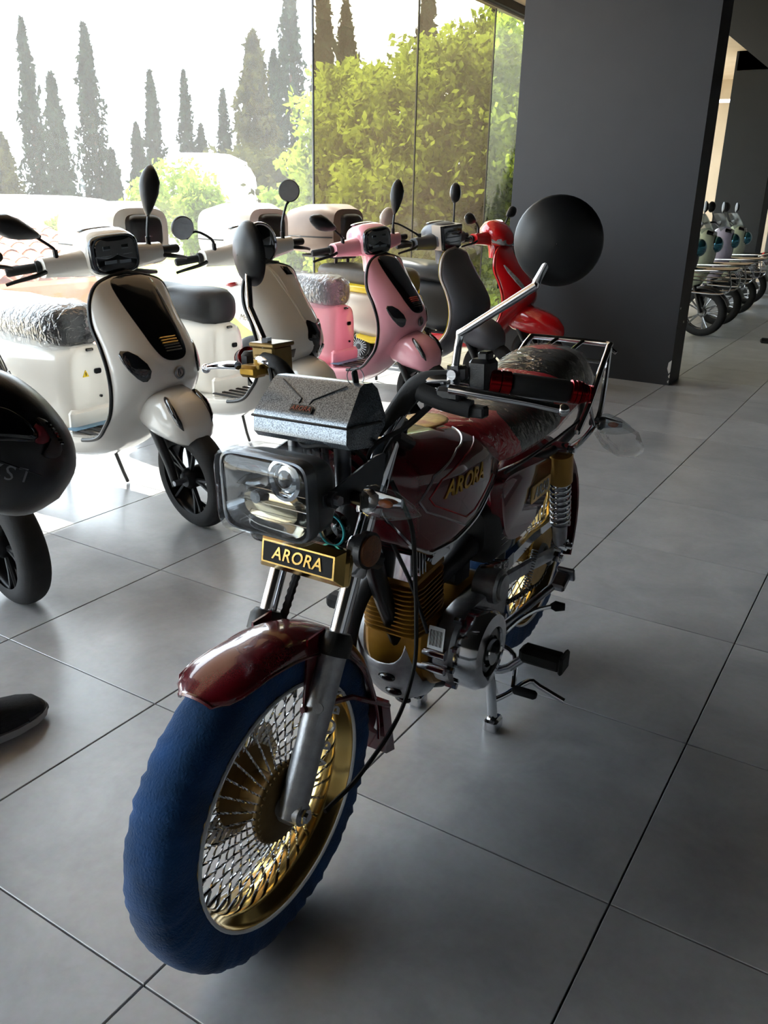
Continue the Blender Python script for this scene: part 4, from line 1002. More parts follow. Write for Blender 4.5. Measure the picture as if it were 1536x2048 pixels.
    hd = S('headset', hs, paint if lamp != 'angular' else P_grey, steered=True)
    if lamp == 'led':
        R = []
        for x, k in ((.278, 1.04), (.292, 1.03), (.298, .97), (.298, .9)): R.append([(x, .098*k*sup(2*PI*j/40, 4)[0], 1.02+.070*k*sup(2*PI*j/40, 4)[1]) for j in range(40)])
        S('headlight_ring', MB().rings(R, cap=False), mat('dark_chrome', '#55585c', .15, 1), hd)
        R = []
        for x, k in ((.292, .92), (.302, .85), (.306, .5), (.307, .02)): R.append([(x, .098*k*sup(2*PI*j/40, 4)[0], 1.02+.070*k*sup(2*PI*j/40, 4)[1]) for j in range(40)])
        hl_ = S('headlight', MB().rings(R, cap=False), dark_gl, hd)
        for (y, z, w, h) in ((0, 1.018, .13, .004), (-.04, 1.045, .03, .016), (.035, 1.045, .03, .016), (-.03, .995, .05, .014), (.03, .992, .05, .014)): S('led_unit', MB().box((.305, y, z), (.003, w, h), .001), led_m, hl_)
    elif lamp == 'round':
        S('headlight', MB().lathe([(.085, -.03), (.095, 0), (.090, .012), (.082, .012), (.06, .02), (.001, .026)], (.285, 0, 1.03), (1, 0, 0), 36), dark_gl, hd)
        S('headlight_ring', MB().torus((.292, 0, 1.03), (1, 0, 0), .090, .008, 36, 8), chrome, hd)
    elif lamp == 'angular':
        o = [(-.105, .065), (.105, .065), (.09, -.07), (.03, -.085), (-.03, -.085), (-.09, -.07)]
        b = MB(); b.rings([[(.24, y*1.02, 1.025+z*1.02) for y, z in o], [(.305, y, 1.02+z) for y, z in o], [(.315, y*.9, 1.02+z*.9) for y, z in o]]); g = S('headlight', b, dark_gl, hd, 20)
        for z in (1.05, 1.02, .99): S('led_unit', MB().box((.316, 0, z), (.003, .14, .006), .001), led_m, g)
        b = MB(); b.rings([[(.23, y*1.08, 1.025+z*1.1) for y, z in o], [(.298, y*1.06, 1.022+z*1.06) for y, z in o]], cap=False); S('headlight_ring', b, P_silver, hd, 20)
    else:
        b = MB(); b.loft([(.27, 0, .985, .12, .03, 3), (.33, 0, .975, .105, .032, 3), (.352, 0, .968, .07, .022, 3)], 'x', 28); S('headlight', b, MATS['sport_lamp'], hd)
    if lamp != 'sport': S('display', MB().ell((.175, 0, 1.103), (.055, .075, .012), R=Matrix.Rotation(-.12, 3, 'Y')), black_gl, hd)
    S('key_hole', MB().cyl((.245, -.17, .992), (.25, -.17, .992), .009, n=14), black_gl, hd)
    for s in (1, -1):
        d = V(-.28, s*1, -.06).normalized(); p = V(.19, s*.245, .998)
        g = S('hand_grip', MB().tube([p, p+d*.008, p+d*.02, p+d*.022, p+d*.118, p+d*.125], [.018, .024, .024, .0165, .0175, .013], 14), rubber, steered=True)
        S('lever', MB().tube([V(.225, s*.24, .985), V(.232, s*.29, .975), V(.205, s*.35, .962), V(.185, s*.385, .952)], [.009, .0085, .007, .006], 8, 5, flat=.6), black_pl, steered=True)
        if mirrors == 'leaf':
            if s > 0: st = leaf_mirror('m', [V(.225, .19, 1.04), V(.225, .195, 1.09), V(.225, .208, 1.145)], V(.23, .225, 1.225), V(.0, .28, 1), V(-1, .30, .10), .19, .088, black_pl, root)
            else: st = leaf_mirror('m', [V(.225, -.20, 1.035), V(.225, -.205, 1.06), V(.225, -.26, 1.105)], V(.225, -.335, 1.145), V(.0, -1, .45), V(-1, .35, -.35), .19, .088, black_pl, root)
        elif mirrors == 'round':
            if s > 0: st = leaf_mirror('m', [V(.225, .19, 1.04), V(.225, .195, 1.10), V(.225, .225, 1.17)], V(.225, .252, 1.235), V(.0, .2, 1), V(1, -.9, -.2), .10, .10, black_pl, root, True)
            else: st = leaf_mirror('m', [V(.225, -.20, 1.035), V(.225, -.21, 1.075), V(.215, -.28, 1.115)], V(.205, -.335, 1.135), V(.1, -.3, 1), V(1, -.35, .15), .10, .10, black_pl, root, True)
        elif mirrors == 'mixed':
            if s > 0: st = leaf_mirror('m', [V(.225, .12, 1.05), V(.225, .125, 1.12), V(.225, .13, 1.19)], V(.22, .14, 1.27), V(0, .05, 1), V(-1, .15, 0), .12, .078, black_pl, root, True)
            else: st = leaf_mirror('m', [V(.205, -.20, 1.035), V(.19, -.23, 1.06), V(.15, -.34, 1.12)], V(.12, -.41, 1.165), V(.1, -.5, .85), V(-1, .1, -.1), .10, .13, P_silver, root, True)
        else:
            if s > 0: st = leaf_mirror('m', [V(.20, .19, 1.05), V(.20, .20, 1.08), V(.19, .26, 1.13)], V(.18, .31, 1.15), V(0, 1, .35), V(-1, -.1, 0), .13, .085, black_pl, root)
            else: st = leaf_mirror('m', [V(.20, -.19, 1.05), V(.20, -.20, 1.08), V(.19, -.24, 1.12)], V(.18, -.28, 1.13), V(0, -1, .35), V(-1, .1, 0), .13, .085, black_pl, root)
        front.append(st)
    p0 = AXF-SF*.05
    for o in front:
        o.matrix_basis = Matrix.Translation(p0) @ Matrix.Rotation(-math.radians(steer), 4, SU) @ Matrix.Translation(-p0) @ o.matrix_basis
    # rear body, seat
    bd = S('rear_body', MB().loft([(.060, 0, .46, .085, .15, 3.5), (.048, 0, .47, .105, .175, 3.5), (-.02, 0, .48, .125, .185, 3.2), (-.12, 0, .49, .16, .19, 3), (-.28, 0, .51, .195, .175, 2.8), (-.45, 0, .54, .195, .15, 2.6), (-.62, 0, .58, .165, .12, 2.5), (-.74, 0, .61, .12, .09, 2.4), (-.80, 0, .62, .06, .05, 2.2)], 'x', 36), body, sm=55)
    if body in (P_silver, ):
        S('body_stripe', MB().loft([(.0, 0, .655, .128, .03, 3), (-.2, 0, .665, .18, .035, 3), (-.45, 0, .675, .18, .035, 3), (-.70, 0, .68, .12, .03, 3)], 'x', 28), P_yellow, bd)
        S('lower_panel', MB().loft([(-.02, -.0, .36, .145, .035, 3), (-.2, 0, .34, .185, .03, 3), (-.3, 0, .36, .19, .02, 3)], 'x', 20), P_yellow, bd)
    def seat_secs(g):
        return [(.035+g, 0, .715, .055+g, .05+g, 2.4), (.018+g*.5, 0, .72, .10+g, .075+g, 2.7), (-.03, 0, .727, .13+g, .085+g, 2.9), (-.10, 0, .733, .145+g, .082+g, 3), (-.25, 0, .735, .155+g, .072+g, 3), (-.40, 0, .745, .15+g, .072+g, 3), (-.56, 0, .755, .13+g, .065+g, 2.8), (-.68, 0, .755, .10+g, .05+g, 2.6), (-.72-g, 0, .752, .04+g, .02+g, 2.2)]
    se = S('seat', MB().loft(seat_secs(0), 'x', 36), seatm or seat_blk, sm=60)
    if wrapped:
        b = MB().loft(seat_secs(.006), 'x', 48); rnd = random.Random(int(Yc*100))
        b.v = [(x+rnd.uniform(-.002, .002), y+rnd.uniform(-.0025, .0025)+.003*math.sin(x*60+z*80), z+.004*math.sin(x*45+y*70)-(.03 if z < .69 else 0)*abs(math.sin(x*21))) for x, y, z in b.v]
        S('plastic_wrap', b, wrap, se, 80)
    S('seat_latch', MB().box((.062, .0, .635), (.012, .035, .012), .003), black_gl, bd)
    S('charge_port', MB().prism(rrect(.034, .022, .008, 3, .03, .545), .056, .066, 'x'), black_gl, bd)
    S('body_screw', MB().cyl((.058, .035, .44), (.068, .035, .44), .006, n=10), black_gl, bd)
    S('body_step', MB().box((.052, 0, .352), (.04, .245, .10), .014), body, bd)
    if warn:
        S('warning_sticker', MB().prism([(-.045, .528), (-.015, .528), (-.03, .556)], .060, .0635, 'x'), warn_y, bd, 0)
        S('warning_mark', MB().box((.0638, -.030, .540), (.001, .004, .014)), black_gl, bd, 0)
    kb = MB(); kb.box((.245, .075, .665), (.012, .022, .055), .004); kb.box((.25, .05, .675), (.004, .012, .05), .001); kb.torus((.25, .06, .70), (1, .2, 0), .012, .0012, 16, 5)
    S('key_fob', kb, black_pl)
    # rear wheel, drive, stand, tail
    cast_wheel(root, V(-.62, 0, .205), w=.10, rim=rmat)
    S('engine_block', MB().box((-.42, 0, .25), (.36, .17, .13), .03), engine_blk)
    S('silencer', MB().tube([(-.28, -.13, .22), (-.36, -.14, .23), (-.72, -.15, .30), (-.76, -.15, .31)], [.02, .045, .05, .03], 14), steel)
    for s in (1, -1): S('stand_leg', MB().tube([(-.28, s*.09, .22), (-.33, s*.12, .08), (-.33, s*.125, .01)], .010, 8), black_pl)
    S('tail_light', MB().ell((-.79, 0, .625), (.02, .05, .028)), mat('tail_red', '#8a0f14', .2, coat=1))
    S('side_stand', MB().tube([(.03, .10, .20), (.0, .17, .06), (.0, .19, .01)], .008, 8), black_pl)
    if cowl:
        cwl = S('rear_cowl', MB().loft([(-.30, 0, .53, .200, .150, 2.8), (-.33, 0, .53, .206, .165, 2.8), (-.45, 0, .55, .204, .160, 2.6), (-.62, 0, .59, .174, .130, 2.5), (-.745, 0, .62, .128, .098, 2.4), (-.81, 0, .63, .066, .056, 2.2)], 'x', 36), P_white, bd)
        for sg in (1, -1):
            def f(p, sg=sg): return V(-.50+sg*p.x*-1, sg*(.204-.9*max(0, -(-.50+sg*p.x*-1)-.46)*.21+.0015+p.z), .545+p.y)
            S('cowl_lettering', placed(text_mb('MotoLux', .052, .0008, .3), fn=f), black_gl, cwl, 0)
            S('rear_indicator', MB().ell((-.74, sg*.155, .53), (.022, .035, .03)), orange_l)
        S('tail_lens', MB().ell((-.76, 0, .715), (.05, .10, .022)), mat('tail_red', '#8a0f14', .2, coat=1), cwl)
    if fan:
        f_ = S('fan_cover', MB().lathe([(.075, 0), (.078, -.02), (.066, -.028), (.062, -.02), (.02, -.02), (.018, -.028), (.001, -.03)], (-.30, -.13, .29), (0, 1, 0), 32), engine_blk)
        for k in range(20):
            a = 2*PI*k/20; S('fan_blade', MB().box((-.30+.042*math.cos(a), -.155, .29+.042*math.sin(a)), (.044, .008, .004), 0, Matrix.Rotation(-a, 3, 'Y')), alum, f_)
        S('engine_bracket', MB().tube([(-.36, -.13, .40), (-.40, -.14, .30), (-.36, -.14, .2)], [.03, .022, .03], 10, 3), P_silver)
        S('cylinder', MB().cyl((-.46, -.10, .30), (-.54, -.10, .33), .05, n=20), engine_blk)
    if topbox:
        tm, pad = topbox
        bx = S('top_box', MB().loft([(-.48, 0, 1.03, .11, .09, 3), (-.495, 0, 1.03, .18, .135, 4), (-.58, 0, 1.035, .22, .16, 4), (-.74, 0, 1.03, .225, .16, 4), (-.88, 0, 1.02, .20, .14, 3.6), (-.92, 0, 1.01, .13, .10, 3)], 'x', 36), tm)
        S('box_backrest', MB().loft([(-.450, 0, 1.05, .095, .065, 4), (-.462, 0, 1.05, .11, .08, 4.5), (-.50, 0, 1.05, .12, .09, 4.5)], 'x', 28), black_pl, bx)
        S('box_seam', MB().tube([V(-.50, .185, .985), V(-.58, .223, .985), V(-.74, .228, .985), V(-.88, .203, .985), V(-.92, .12, .985), V(-.92, -.12, .985), V(-.88, -.203, .985), V(-.74, -.228, .985), V(-.58, -.223, .985), V(-.50, -.185, .985)], .004, 6), black_pl, bx)
        S('rack', MB().box((-.66, 0, .855), (.34, .18, .02), .006).tube([(-.55, .07, .80), (-.55, .07, .86)], .012).tube([(-.55, -.07, .80), (-.55, -.07, .86)], .012), black_pl)
    return root
scooter(1.46, 'black lacquered scooter at the left edge of the photo beside the helmet', P_black, wrapped=False, warn=False)
scooter(2.28, 'white retro scooter with black front stripe and seat under clear plastic', P_white, wrapped=True, warn=True, floor_blue=True, vents=mat('gold_slats', '#c9a45a', .3, .8))
scooter(3.12, 'white scooter with round mirrors, bare black seat and white top box', P_white, lamp='round', mirrors='round', panel=False, badge=False, topbox=(P_white, 1), steer=14)
scooter(4.12, 'pink retro scooter with black front stripe standing between the white and grey ones', P_pink, wrapped=True, floor_blue=True, seatm=mat('grey_vinyl', '#6f7074', .5), vents=mat('red_slats', '#c4473c', .4), steer=14, cowl=True, topbox=(P_white, 1))
scooter(4.96, 'matt grey scooter with yellow inner shield and dark top box', P_grey, inner=P_yellow, body=P_silver, seatm=seat_brown, lamp='angular', mirrors='mixed', panel=False, badge=False, fan=True, floor=P_yellow, edge=P_silver, topbox=(mat('taupe_box', '#7a6a60', .4, .1, c2='#6e5f56', scale=5), 1), steer=10)
scooter(5.74, 'red sporty scooter parked against the dark pillar', P_red, inner=P_dgrey, body=P_dgrey, lamp='sport', mirrors='sport', panel=False, badge=False, edge=P_red, fendx=.10, steer=4, floor=P_red)
# ------------------------------------------------------------------ cargo scooters in the far bay
P_cream = mat('cream_green_gloss', '#c3cbb0', .25, coat=.5)
P_lilac = mat('lilac_gloss', '#b9b2c8', .25, coat=.5)
blue_lens = mat('blue_mirror_lens', '#27587d', .06, .85, coat=1, c2='#3a8a98', scale=7)
silver_rim = mat('silver_alloy', '#b7b9bc', .25, .9)
screen_m = film('clear_screen', '#dfe3e4', .05, .05, .05, 8, diff=.10)
def cargo(paint, loc, label):
    root = empty('cargo_scooter', loc, 0, label, 'scooter', 'cargo scooters in the far bay')
    def S(name, b, m, par=None, sm=45): return b.build(name, m, par or root, sm)
    A = V(.62, 0, .235)
    cast_wheel(root, A, .235, .11, silver_rim, 5)
    for s in (1, -1): S('fork_leg', MB().tube([A+V(0, s*.085, 0), A+V(-.10, s*.08, .26)], .02, 8), black_pl)
    R = []
    for i in range(9):
        a = math.radians(20+130*i/8); R.append([A+V(.26*math.cos(a), .07*q, (.26-.02*q*q)*math.sin(a)) for q in (-1, -.5, 0, .5, 1)]+[A+V(.25*math.cos(a), .066*q, (.25-.02*q*q)*math.sin(a)) for q in (1, .5, 0, -.5, -1)])
    S('front_fender', MB().rings(R), black_pl)
    rk = S('front_rack', MB().tube([(.36, -.22, .64), (.36, .22, .64), (.86, .22, .66), (.90, .16, .66), (.90, -.16, .66), (.86, -.22, .66)], .010, 8, closed=True), chrome)
    for k in range(6): S('rack_bar', MB().tube([(.36, -.17+.068*k, .645), (.88, -.17+.068*k, .665), (.93, -.17+.068*k, .60)], .007, 6), chrome, rk)
    for s in (1, -1):
        S('rack_rail', MB().tube([(.86, s*.225, .66), (.89, s*.225, .50), (.80, s*.21, .44), (.50, s*.18, .44)], .007, 6, 3), chrome, rk)
        S('rack_rail', MB().tube([(.36, s*.225, .56), (.86, s*.225, .56)], .006, 6), chrome, rk)
    S('cowl', MB().loft([(.50, 0, .80, .05, .10, 2.6), (.46, 0, .76, .14, .22, 2.6), (.40, 0, .72, .19, .30, 2.8), (.33, 0, .68, .20, .33, 3), (.28, 0, .66, .18, .32, 3)], 'x', 28), paint)
    hl_ = S('headlight', MB().ell((.50, 0, .85), (.07, .085, .085)), blue_lens)
    S('headlight_ring', MB().torus((.485, 0, .85), (1, 0, 0), .088, .008, 28, 6), chrome, hl_)
    S('dark_visor', MB().loft([(.47, 0, .955, .10, .025, 2.6), (.41, 0, .97, .15, .03, 2.6)], 'x', 20), black_gl)
    R = []
    for z, x, w in ((.96, .46, .15), (1.04, .42, .16), (1.12, .37, .14), (1.16, .34, .10)): R.append([(x-.10*q*q, w*q, z) for q in (-1, -.6, -.2, .2, .6, 1)]+[(x-.10*q*q-.006, w*q, z) for q in (1, .6, .2, -.2, -.6, -1)])
    S('windscreen', MB().rings(R), screen_m, sm=60)
    S('handlebar', MB().tube([(.20, -.36, 1.04), (.28, -.2, 1.06), (.30, 0, 1.02), (.28, .2, 1.06), (.20, .36, 1.04)], .013, 8, 4), black_pl)
    for s in (1, -1):
        st = S('mirror_stem', MB().tube([(.27, s*.22, 1.06), (.27, s*.25, 1.12), (.26, s*.31, 1.19)], .006, 6), black_pl)
        S('mirror_shell', MB().lathe([(.001, -.03), (.04, -.024), (.060, -.006), (.062, .004), (.055, .006), (.001, .006)], (.255, s*.335, 1.23), (-1, -s*.5, 0), 24), black_pl, st)
    S('floor', MB().box((.10, 0, .28), (.42, .34, .06), .02), paint)
    S('rear_body', MB().loft([(-.10, 0, .45, .13, .18, 3), (-.25, 0, .48, .18, .18, 3), (-.6, 0, .54, .16, .13, 2.6), (-.8, 0, .58, .07, .06, 2.4)], 'x', 24), paint)
    S('seat', MB().loft([(-.06, 0, .70, .08, .05, 2.6), (-.12, 0, .71, .14, .07, 3), (-.5, 0, .73, .14, .06, 3), (-.72, 0, .73, .08, .04, 2.4)], 'x', 24), seat_blk)
    cast_wheel(root, V(-.62, 0, .235), .235, .11, silver_rim, 5)
    for s in (1, -1): S('stand_leg', MB().tube([(-.25, s*.09, .26), (-.30, s*.12, .01)], .011, 8), black_pl)
    return root
cargo(P_dgrey, (-2.46, 9.04, 0), 'dark cargo scooter half hidden by the pillar, nearest of the far row')
cargo(P_cream, (-2.50, 10.03, 0), 'cream cargo scooter second from the pillar, with blue round headlight')
cargo(P_lilac, (-2.55, 11.25, 0), 'lilac cargo scooter third from the pillar, with blue round headlight')
cargo(P_cream, (-2.64, 12.57, 0), 'cream cargo scooter at the far end of the row by the far pillar')
# ------------------------------------------------------------------ second motorcycle, only its covered tyre reaches the frame
b2 = copy_tree(bike); b2.location = (-.655, 7.05, 0); b2['label'] = 'motorcycle at the right edge of which only the blue tyre cover shows'

# ------------------------------------------------------------------ person at the left edge, helmet in hand
person = empty('person', (-1.80, .90, 0), 0, 'person standing outside the left edge with only one black knit shoe in view', 'person')
def skin_body(name, verts, edges, radii, m, parent, root=0):
    me = bpy.data.meshes.new(name); me.from_pydata(verts, edges, []); me.update()
    o = bpy.data.objects.new(name, me); col.objects.link(o); o.parent = parent
    md = o.modifiers.new('skin', 'SKIN'); sv = me.skin_vertices[0].data
    for i, r in enumerate(radii): sv[i].radius = r if hasattr(r, '__len__') else (r, r); sv[i].use_root = (i == root)
    md.use_smooth_shade = True; s = o.modifiers.new('sub', 'SUBSURF'); s.levels = 2; s.render_levels = 2
    dg = bpy.context.evaluated_depsgraph_get(); me2 = bpy.data.meshes.new_from_object(o.evaluated_get(dg)); bpy.data.objects.remove(o)
    me2.materials.clear(); return link(name, me2, m, parent, 180)
skin_m = mat('skin', '#b98a6c', .55, c2='#ad7f62', scale=30)
cloth_d = mat('dark_cloth', '#1f2126', .9, c2='#191b1f', scale=80, bump=.2, bscale=300)
cloth_t = mat('grey_shirt', '#3a3d44', .9, c2='#33363c', scale=80, bump=.2, bscale=300)
VB = [(0, -.03, .95), (0, -.03, 1.10), (0, -.02, 1.28), (0, -.02, 1.42), (0, -.01, 1.50), (0, .01, 1.60), (0, .01, 1.70),
      (.10, -.03, .90), (.115, 0, .50), (.115, -.03, .10), (.135, .05, .05), (-.10, -.03, .90), (-.12, -.02, .50), (-.12, -.06, .10), (-.13, .03, .05),
      (.19, -.02, 1.41), (.245, -.03, 1.13), (.275, .02, .92), (.285, .03, .87), (-.19, -.02, 1.41), (-.235, -.03, 1.13), (-.22, .03, .90), (-.22, .04, .84)]
EB = [(0, 1), (1, 2), (2, 3), (3, 4), (4, 5), (5, 6), (0, 7), (7, 8), (8, 9), (9, 10), (0, 11), (11, 12), (12, 13), (13, 14), (3, 15), (15, 16), (16, 17), (17, 18), (3, 19), (19, 20), (20, 21), (21, 22)]
RB = [(.15, .10), (.135, .09), (.15, .10), (.13, .08), .055, (.075, .09), (.07, .085), .085, .06, .042, .04, .085, .06, .042, .04, .055, .042, .03, .032, .055, .042, .03, .032]
skin_body('body', VB, EB, RB, skin_m, person)
tr = [(0, -.03, .97), (.10, -.03, .88), (.115, 0, .50), (.115, -.03, .11), (-.10, -.03, .88), (-.12, -.02, .50), (-.12, -.06, .11)]
skin_body('trousers', tr, [(0, 1), (1, 2), (2, 3), (0, 4), (4, 5), (5, 6)], [(.17, .12), .105, .078, .062, .105, .078, .062], cloth_d, person)
sh_ = [(0, -.03, .98), (0, -.03, 1.12), (0, -.02, 1.30), (0, -.02, 1.43), (.19, -.02, 1.41), (.225, -.025, 1.24), (-.19, -.02, 1.41), (-.22, -.025, 1.24)]
skin_body('shirt', sh_, [(0, 1), (1, 2), (2, 3), (3, 4), (4, 5), (3, 6), (6, 7)], [(.165, .115), (.15, .105), (.165, .115), (.13, .09), .072, .062, .072, .062], cloth_t, person)
hair = MB().ell((0, -.005, 1.70), (.088, .10, .085)); hair.build('hair', mat('dark_hair', '#1c1613', .7, bump=.5, bscale=200), person, 60)
fc = MB()
for s in (1, -1): fc.ell((s*.032, .098, 1.665), (.013, .006, .007), 12, 8)
fc.build('eyes', mat('eye_white', '#d8d4cc', .3), person, 60)
MB().ell((0, .105, 1.63), (.014, .018, .024)).ell((0, .096, 1.588), (.026, .008, .008)).build('face_features', skin_m, person, 60)
# fingers round the helmet's chin bar
for k in range(4):
    y = .005+.02*k; MB().tube([(.287, y, .865), (.305, y, .845), (.308, y, .822), (.292, y, .812), (.280, y, .818)], [.010, .0095, .009, .008, .006], 8, 3).build('finger', skin_m, person, 60)
MB().tube([(.278, .0, .87), (.268, .015, .845), (.272, .03, .825)], [.011, .010, .007], 8, 3).build('thumb', skin_m, person, 60)
knit = mat('black_knit', '#1b1d22', .85, c2='#101216', scale=160, bump=.5, bscale=500, stretch=(1, .25, 1))
sole_m = mat('pale_sole', '#a9a8a6', .7)
def shoe(x, y, rz):
    """toe towards +y"""
    M = Matrix.Translation((x, y, 0)) @ Matrix.Rotation(rz, 4, 'Z')
    secs = [(-.13, 0, .055, .030, .040), (-.12, 0, .06, .036, .055), (-.06, 0, .065, .038, .062), (.0, 0, .058, .041, .052), (.06, 0, .048, .046, .040), (.11, 0, .042, .045, .033), (.145, 0, .036, .034, .026), (.162, 0, .032, .014, .012)]
    up = placed(MB().loft([(p, ca, cb, ha, hb, 2.4) for p, ca, cb, ha, hb in secs], 'y', 24), M).build('shoe', knit, person, 60)
    so = MB(); R = []
    for y_, w in ((-.145, .015), (-.13, .034), (-.06, .040), (0, .043), (.07, .049), (.12, .047), (.152, .033), (.168, .012)):
        z0 = .006+.010*max(0, (y_-.06)/.1)
        R.append([(-w, y_, z0), (-w*1.03, y_, .022+z0*.6), (w*1.03, y_, .022+z0*.6), (w, y_, z0)])
    so.rings(R); placed(so, M).build('sole', sole_m, up, 40)
    ts = MB(); ts.loft([(.10, 0, .030, .049, .016, 2.6), (.14, 0, .028, .039, .015, 2.6), (.168, 0, .026, .018, .010, 2.4)], 'y', 20); placed(ts, M).build('toe_guard', black_pl, up, 60)
shoe(.118, .035, -.12); shoe(-.14, -.02, .15)
# ---- helmet, hanging upside down
hel = empty('helmet', (-1.445, .958, .757), 0, 'black full-face helmet held upside down beside the black scooter at left', 'helmet')
hm_black = mat('helmet_black', '#0e1014', .32, c2='#0b0c10', scale=30, bump=.05, bscale=300)
# the helmet faces along its local +x; built crown-down, then turned
HM = Matrix.Rotation(math.radians(32), 4, 'Z') @ Matrix.Rotation(math.radians(-42), 4, 'Y') @ Matrix.Rotation(math.radians(150), 4, 'Z')
def H(name, b, m, par=None, sm=50): return placed(b, HM).build(name, m, par or hel, sm)
_hr = [.001, .062, .100, .122, .131, .131, .124, .112]; _hz = [-.135, -.120, -.088, -.045, .005, .05, .088, .115]
def _cm(a, t):
    i = min(6, int(t)); f = t-i; p0, p1, p2, p3 = (a[max(0, min(7, i+k))] for k in (-1, 0, 1, 2))
    return .5*(2*p1+(p2-p0)*f+(2*p0-5*p1+4*p2-p3)*f*f+(3*p1-p0-3*p2+p3)*f**3)
def hs(u, v):    # shell: u 0..1 from crown (down) to neck opening (up), v angle
    u = max(0, min(1, u)); r, z = _cm(_hr, u*7), _cm(_hz, u*7); k = 1+.16*max(0, math.cos(v))*(.4+.6*u)+.05*max(0, -math.cos(v))
    return V(r*k*math.cos(v), r*.94*math.sin(v), z-.02*math.cos(v)*u)*.93
R = [[hs(max(.002, i/21), 2*PI*j/40) for j in range(40)] for i in range(22)]
shell = H('shell', MB().rings(R), hm_black, sm=70)
def hpatch(o2, off):
    cu = sum(p[0] for p in o2)/len(o2); cv = sum(p[1] for p in o2)/len(o2); Rr = []
    for k, d in ((1, -.004), (1, off), (.9, off+.002), (.5, off+.003), (.02, off+.003)): Rr.append([hs(cu+(u-cu)*k, cv+(v-cv)*k)*(1+d/.13) for u, v in o2])
    return MB().rings(Rr)
H('visor', hpatch(chaikin([(.80, 2.70), (.72, 2.95), (.60, 3.06), (.49, 3.10), (.45, 2.98), (.52, 2.74), (.62, 2.45), (.72, 2.3)], 2), .002), black_gl, shell)
H('red_flash', hpatch(chaikin([(.545, 3.12), (.48, 3.24), (.415, 3.16), (.43, 2.98), (.47, 2.92), (.47, 3.05)], 1), .0045), mat('dark_red_print', '#6a1420', .4), shell)
vt = H('crown_vent', hpatch(chaikin([(.56, 3.22), (.50, 3.36), (.40, 3.38), (.32, 3.22), (.33, 2.98), (.385, 2.86), (.40, 2.98), (.395, 3.14), (.44, 3.24), (.50, 3.20)], 1), .006), black_pl, shell)
for k in range(7):
    q = .50-.02*k; H('vent_slot', MB().tube([hs(q, 3.27)*1.07, hs(q-.012, 3.33)*1.07], .0025, 5), black_gl, vt)
H('shell_seam', MB().tube([hs(.30+.045*k, 2.62-.06*k)*1.004 for k in range(9)], .0016, 5), black_pl, shell)
H('neck_roll', MB().rings([[hs(.995, 2*PI*j/40)*k+V(0, 0, d) for j in range(40)] for k, d in ((1, 0), (1.0, .008), (.86, .008), (.8, -.02))], cap=False), rubber, shell)
t = text_mb('LS2', .050, .0006, .35, 1.15)
def ft(p): return hs(.43+2.1*p.x-1.75*p.y, 2.33-3.9*p.x-5.2*p.y)*1.012
H('shell_lettering', placed(t, fn=ft), mat('grey_print', '#8b8d92', .5), shell, 0)
# ------------------------------------------------------------------ outside
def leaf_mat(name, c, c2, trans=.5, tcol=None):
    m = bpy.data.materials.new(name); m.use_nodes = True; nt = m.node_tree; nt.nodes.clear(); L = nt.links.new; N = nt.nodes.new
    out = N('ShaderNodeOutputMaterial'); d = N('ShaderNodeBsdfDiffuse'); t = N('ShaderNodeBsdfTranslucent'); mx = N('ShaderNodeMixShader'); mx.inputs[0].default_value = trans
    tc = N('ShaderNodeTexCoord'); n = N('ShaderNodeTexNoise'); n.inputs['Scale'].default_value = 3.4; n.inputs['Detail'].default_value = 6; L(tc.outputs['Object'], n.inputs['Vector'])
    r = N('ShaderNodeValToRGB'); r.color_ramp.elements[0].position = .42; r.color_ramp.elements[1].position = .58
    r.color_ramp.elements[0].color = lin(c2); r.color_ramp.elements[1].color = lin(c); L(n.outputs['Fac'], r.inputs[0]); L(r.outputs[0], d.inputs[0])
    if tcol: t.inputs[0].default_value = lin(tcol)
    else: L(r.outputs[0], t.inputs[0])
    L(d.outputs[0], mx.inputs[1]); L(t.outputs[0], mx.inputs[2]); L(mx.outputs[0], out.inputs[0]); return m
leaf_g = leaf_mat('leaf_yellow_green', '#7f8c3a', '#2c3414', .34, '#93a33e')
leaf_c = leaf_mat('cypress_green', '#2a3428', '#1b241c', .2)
leaf_o = leaf_mat('olive_conifer', '#464527', '#2e2f1c', .25)
leaf_b = leaf_mat('bush_green', '#6d7e34', '#536427', .5, '#82943f')
bark = mat('bark', '#5b4a3a', .9, c2='#43362a', scale=30, bump=.5)
rng = np.random.default_rng(11)
def leaves(P, size, asp=.5, up=0.0):
    """a quad leaf at each point, randomly turned"""
    n = len(P); a = rng.normal(size=(n, 3)); a[:, 2] += up*rng.uniform(.5, 1.5, n); a /= np.linalg.norm(a, axis=1)[:, None]
    b = rng.normal(size=(n, 3)); b -= a*np.sum(a*b, axis=1)[:, None]; b /= np.linalg.norm(b, axis=1)[:, None]
    s = (size*rng.uniform(.6, 1.3, n))[:, None]
    v = np.stack([P-a*s*.5, P+b*s*asp*.5, P+a*s*.5, P-b*s*asp*.5], 1).reshape(-1, 3)
    f = np.arange(4*n).reshape(-1, 4)
    return v, f
def mesh_np(name, v, f, m, parent):
    me = bpy.data.meshes.new(name); me.from_pydata(v.tolist(), [], f.tolist()); me.update(); return link(name, me, m, parent, 0)
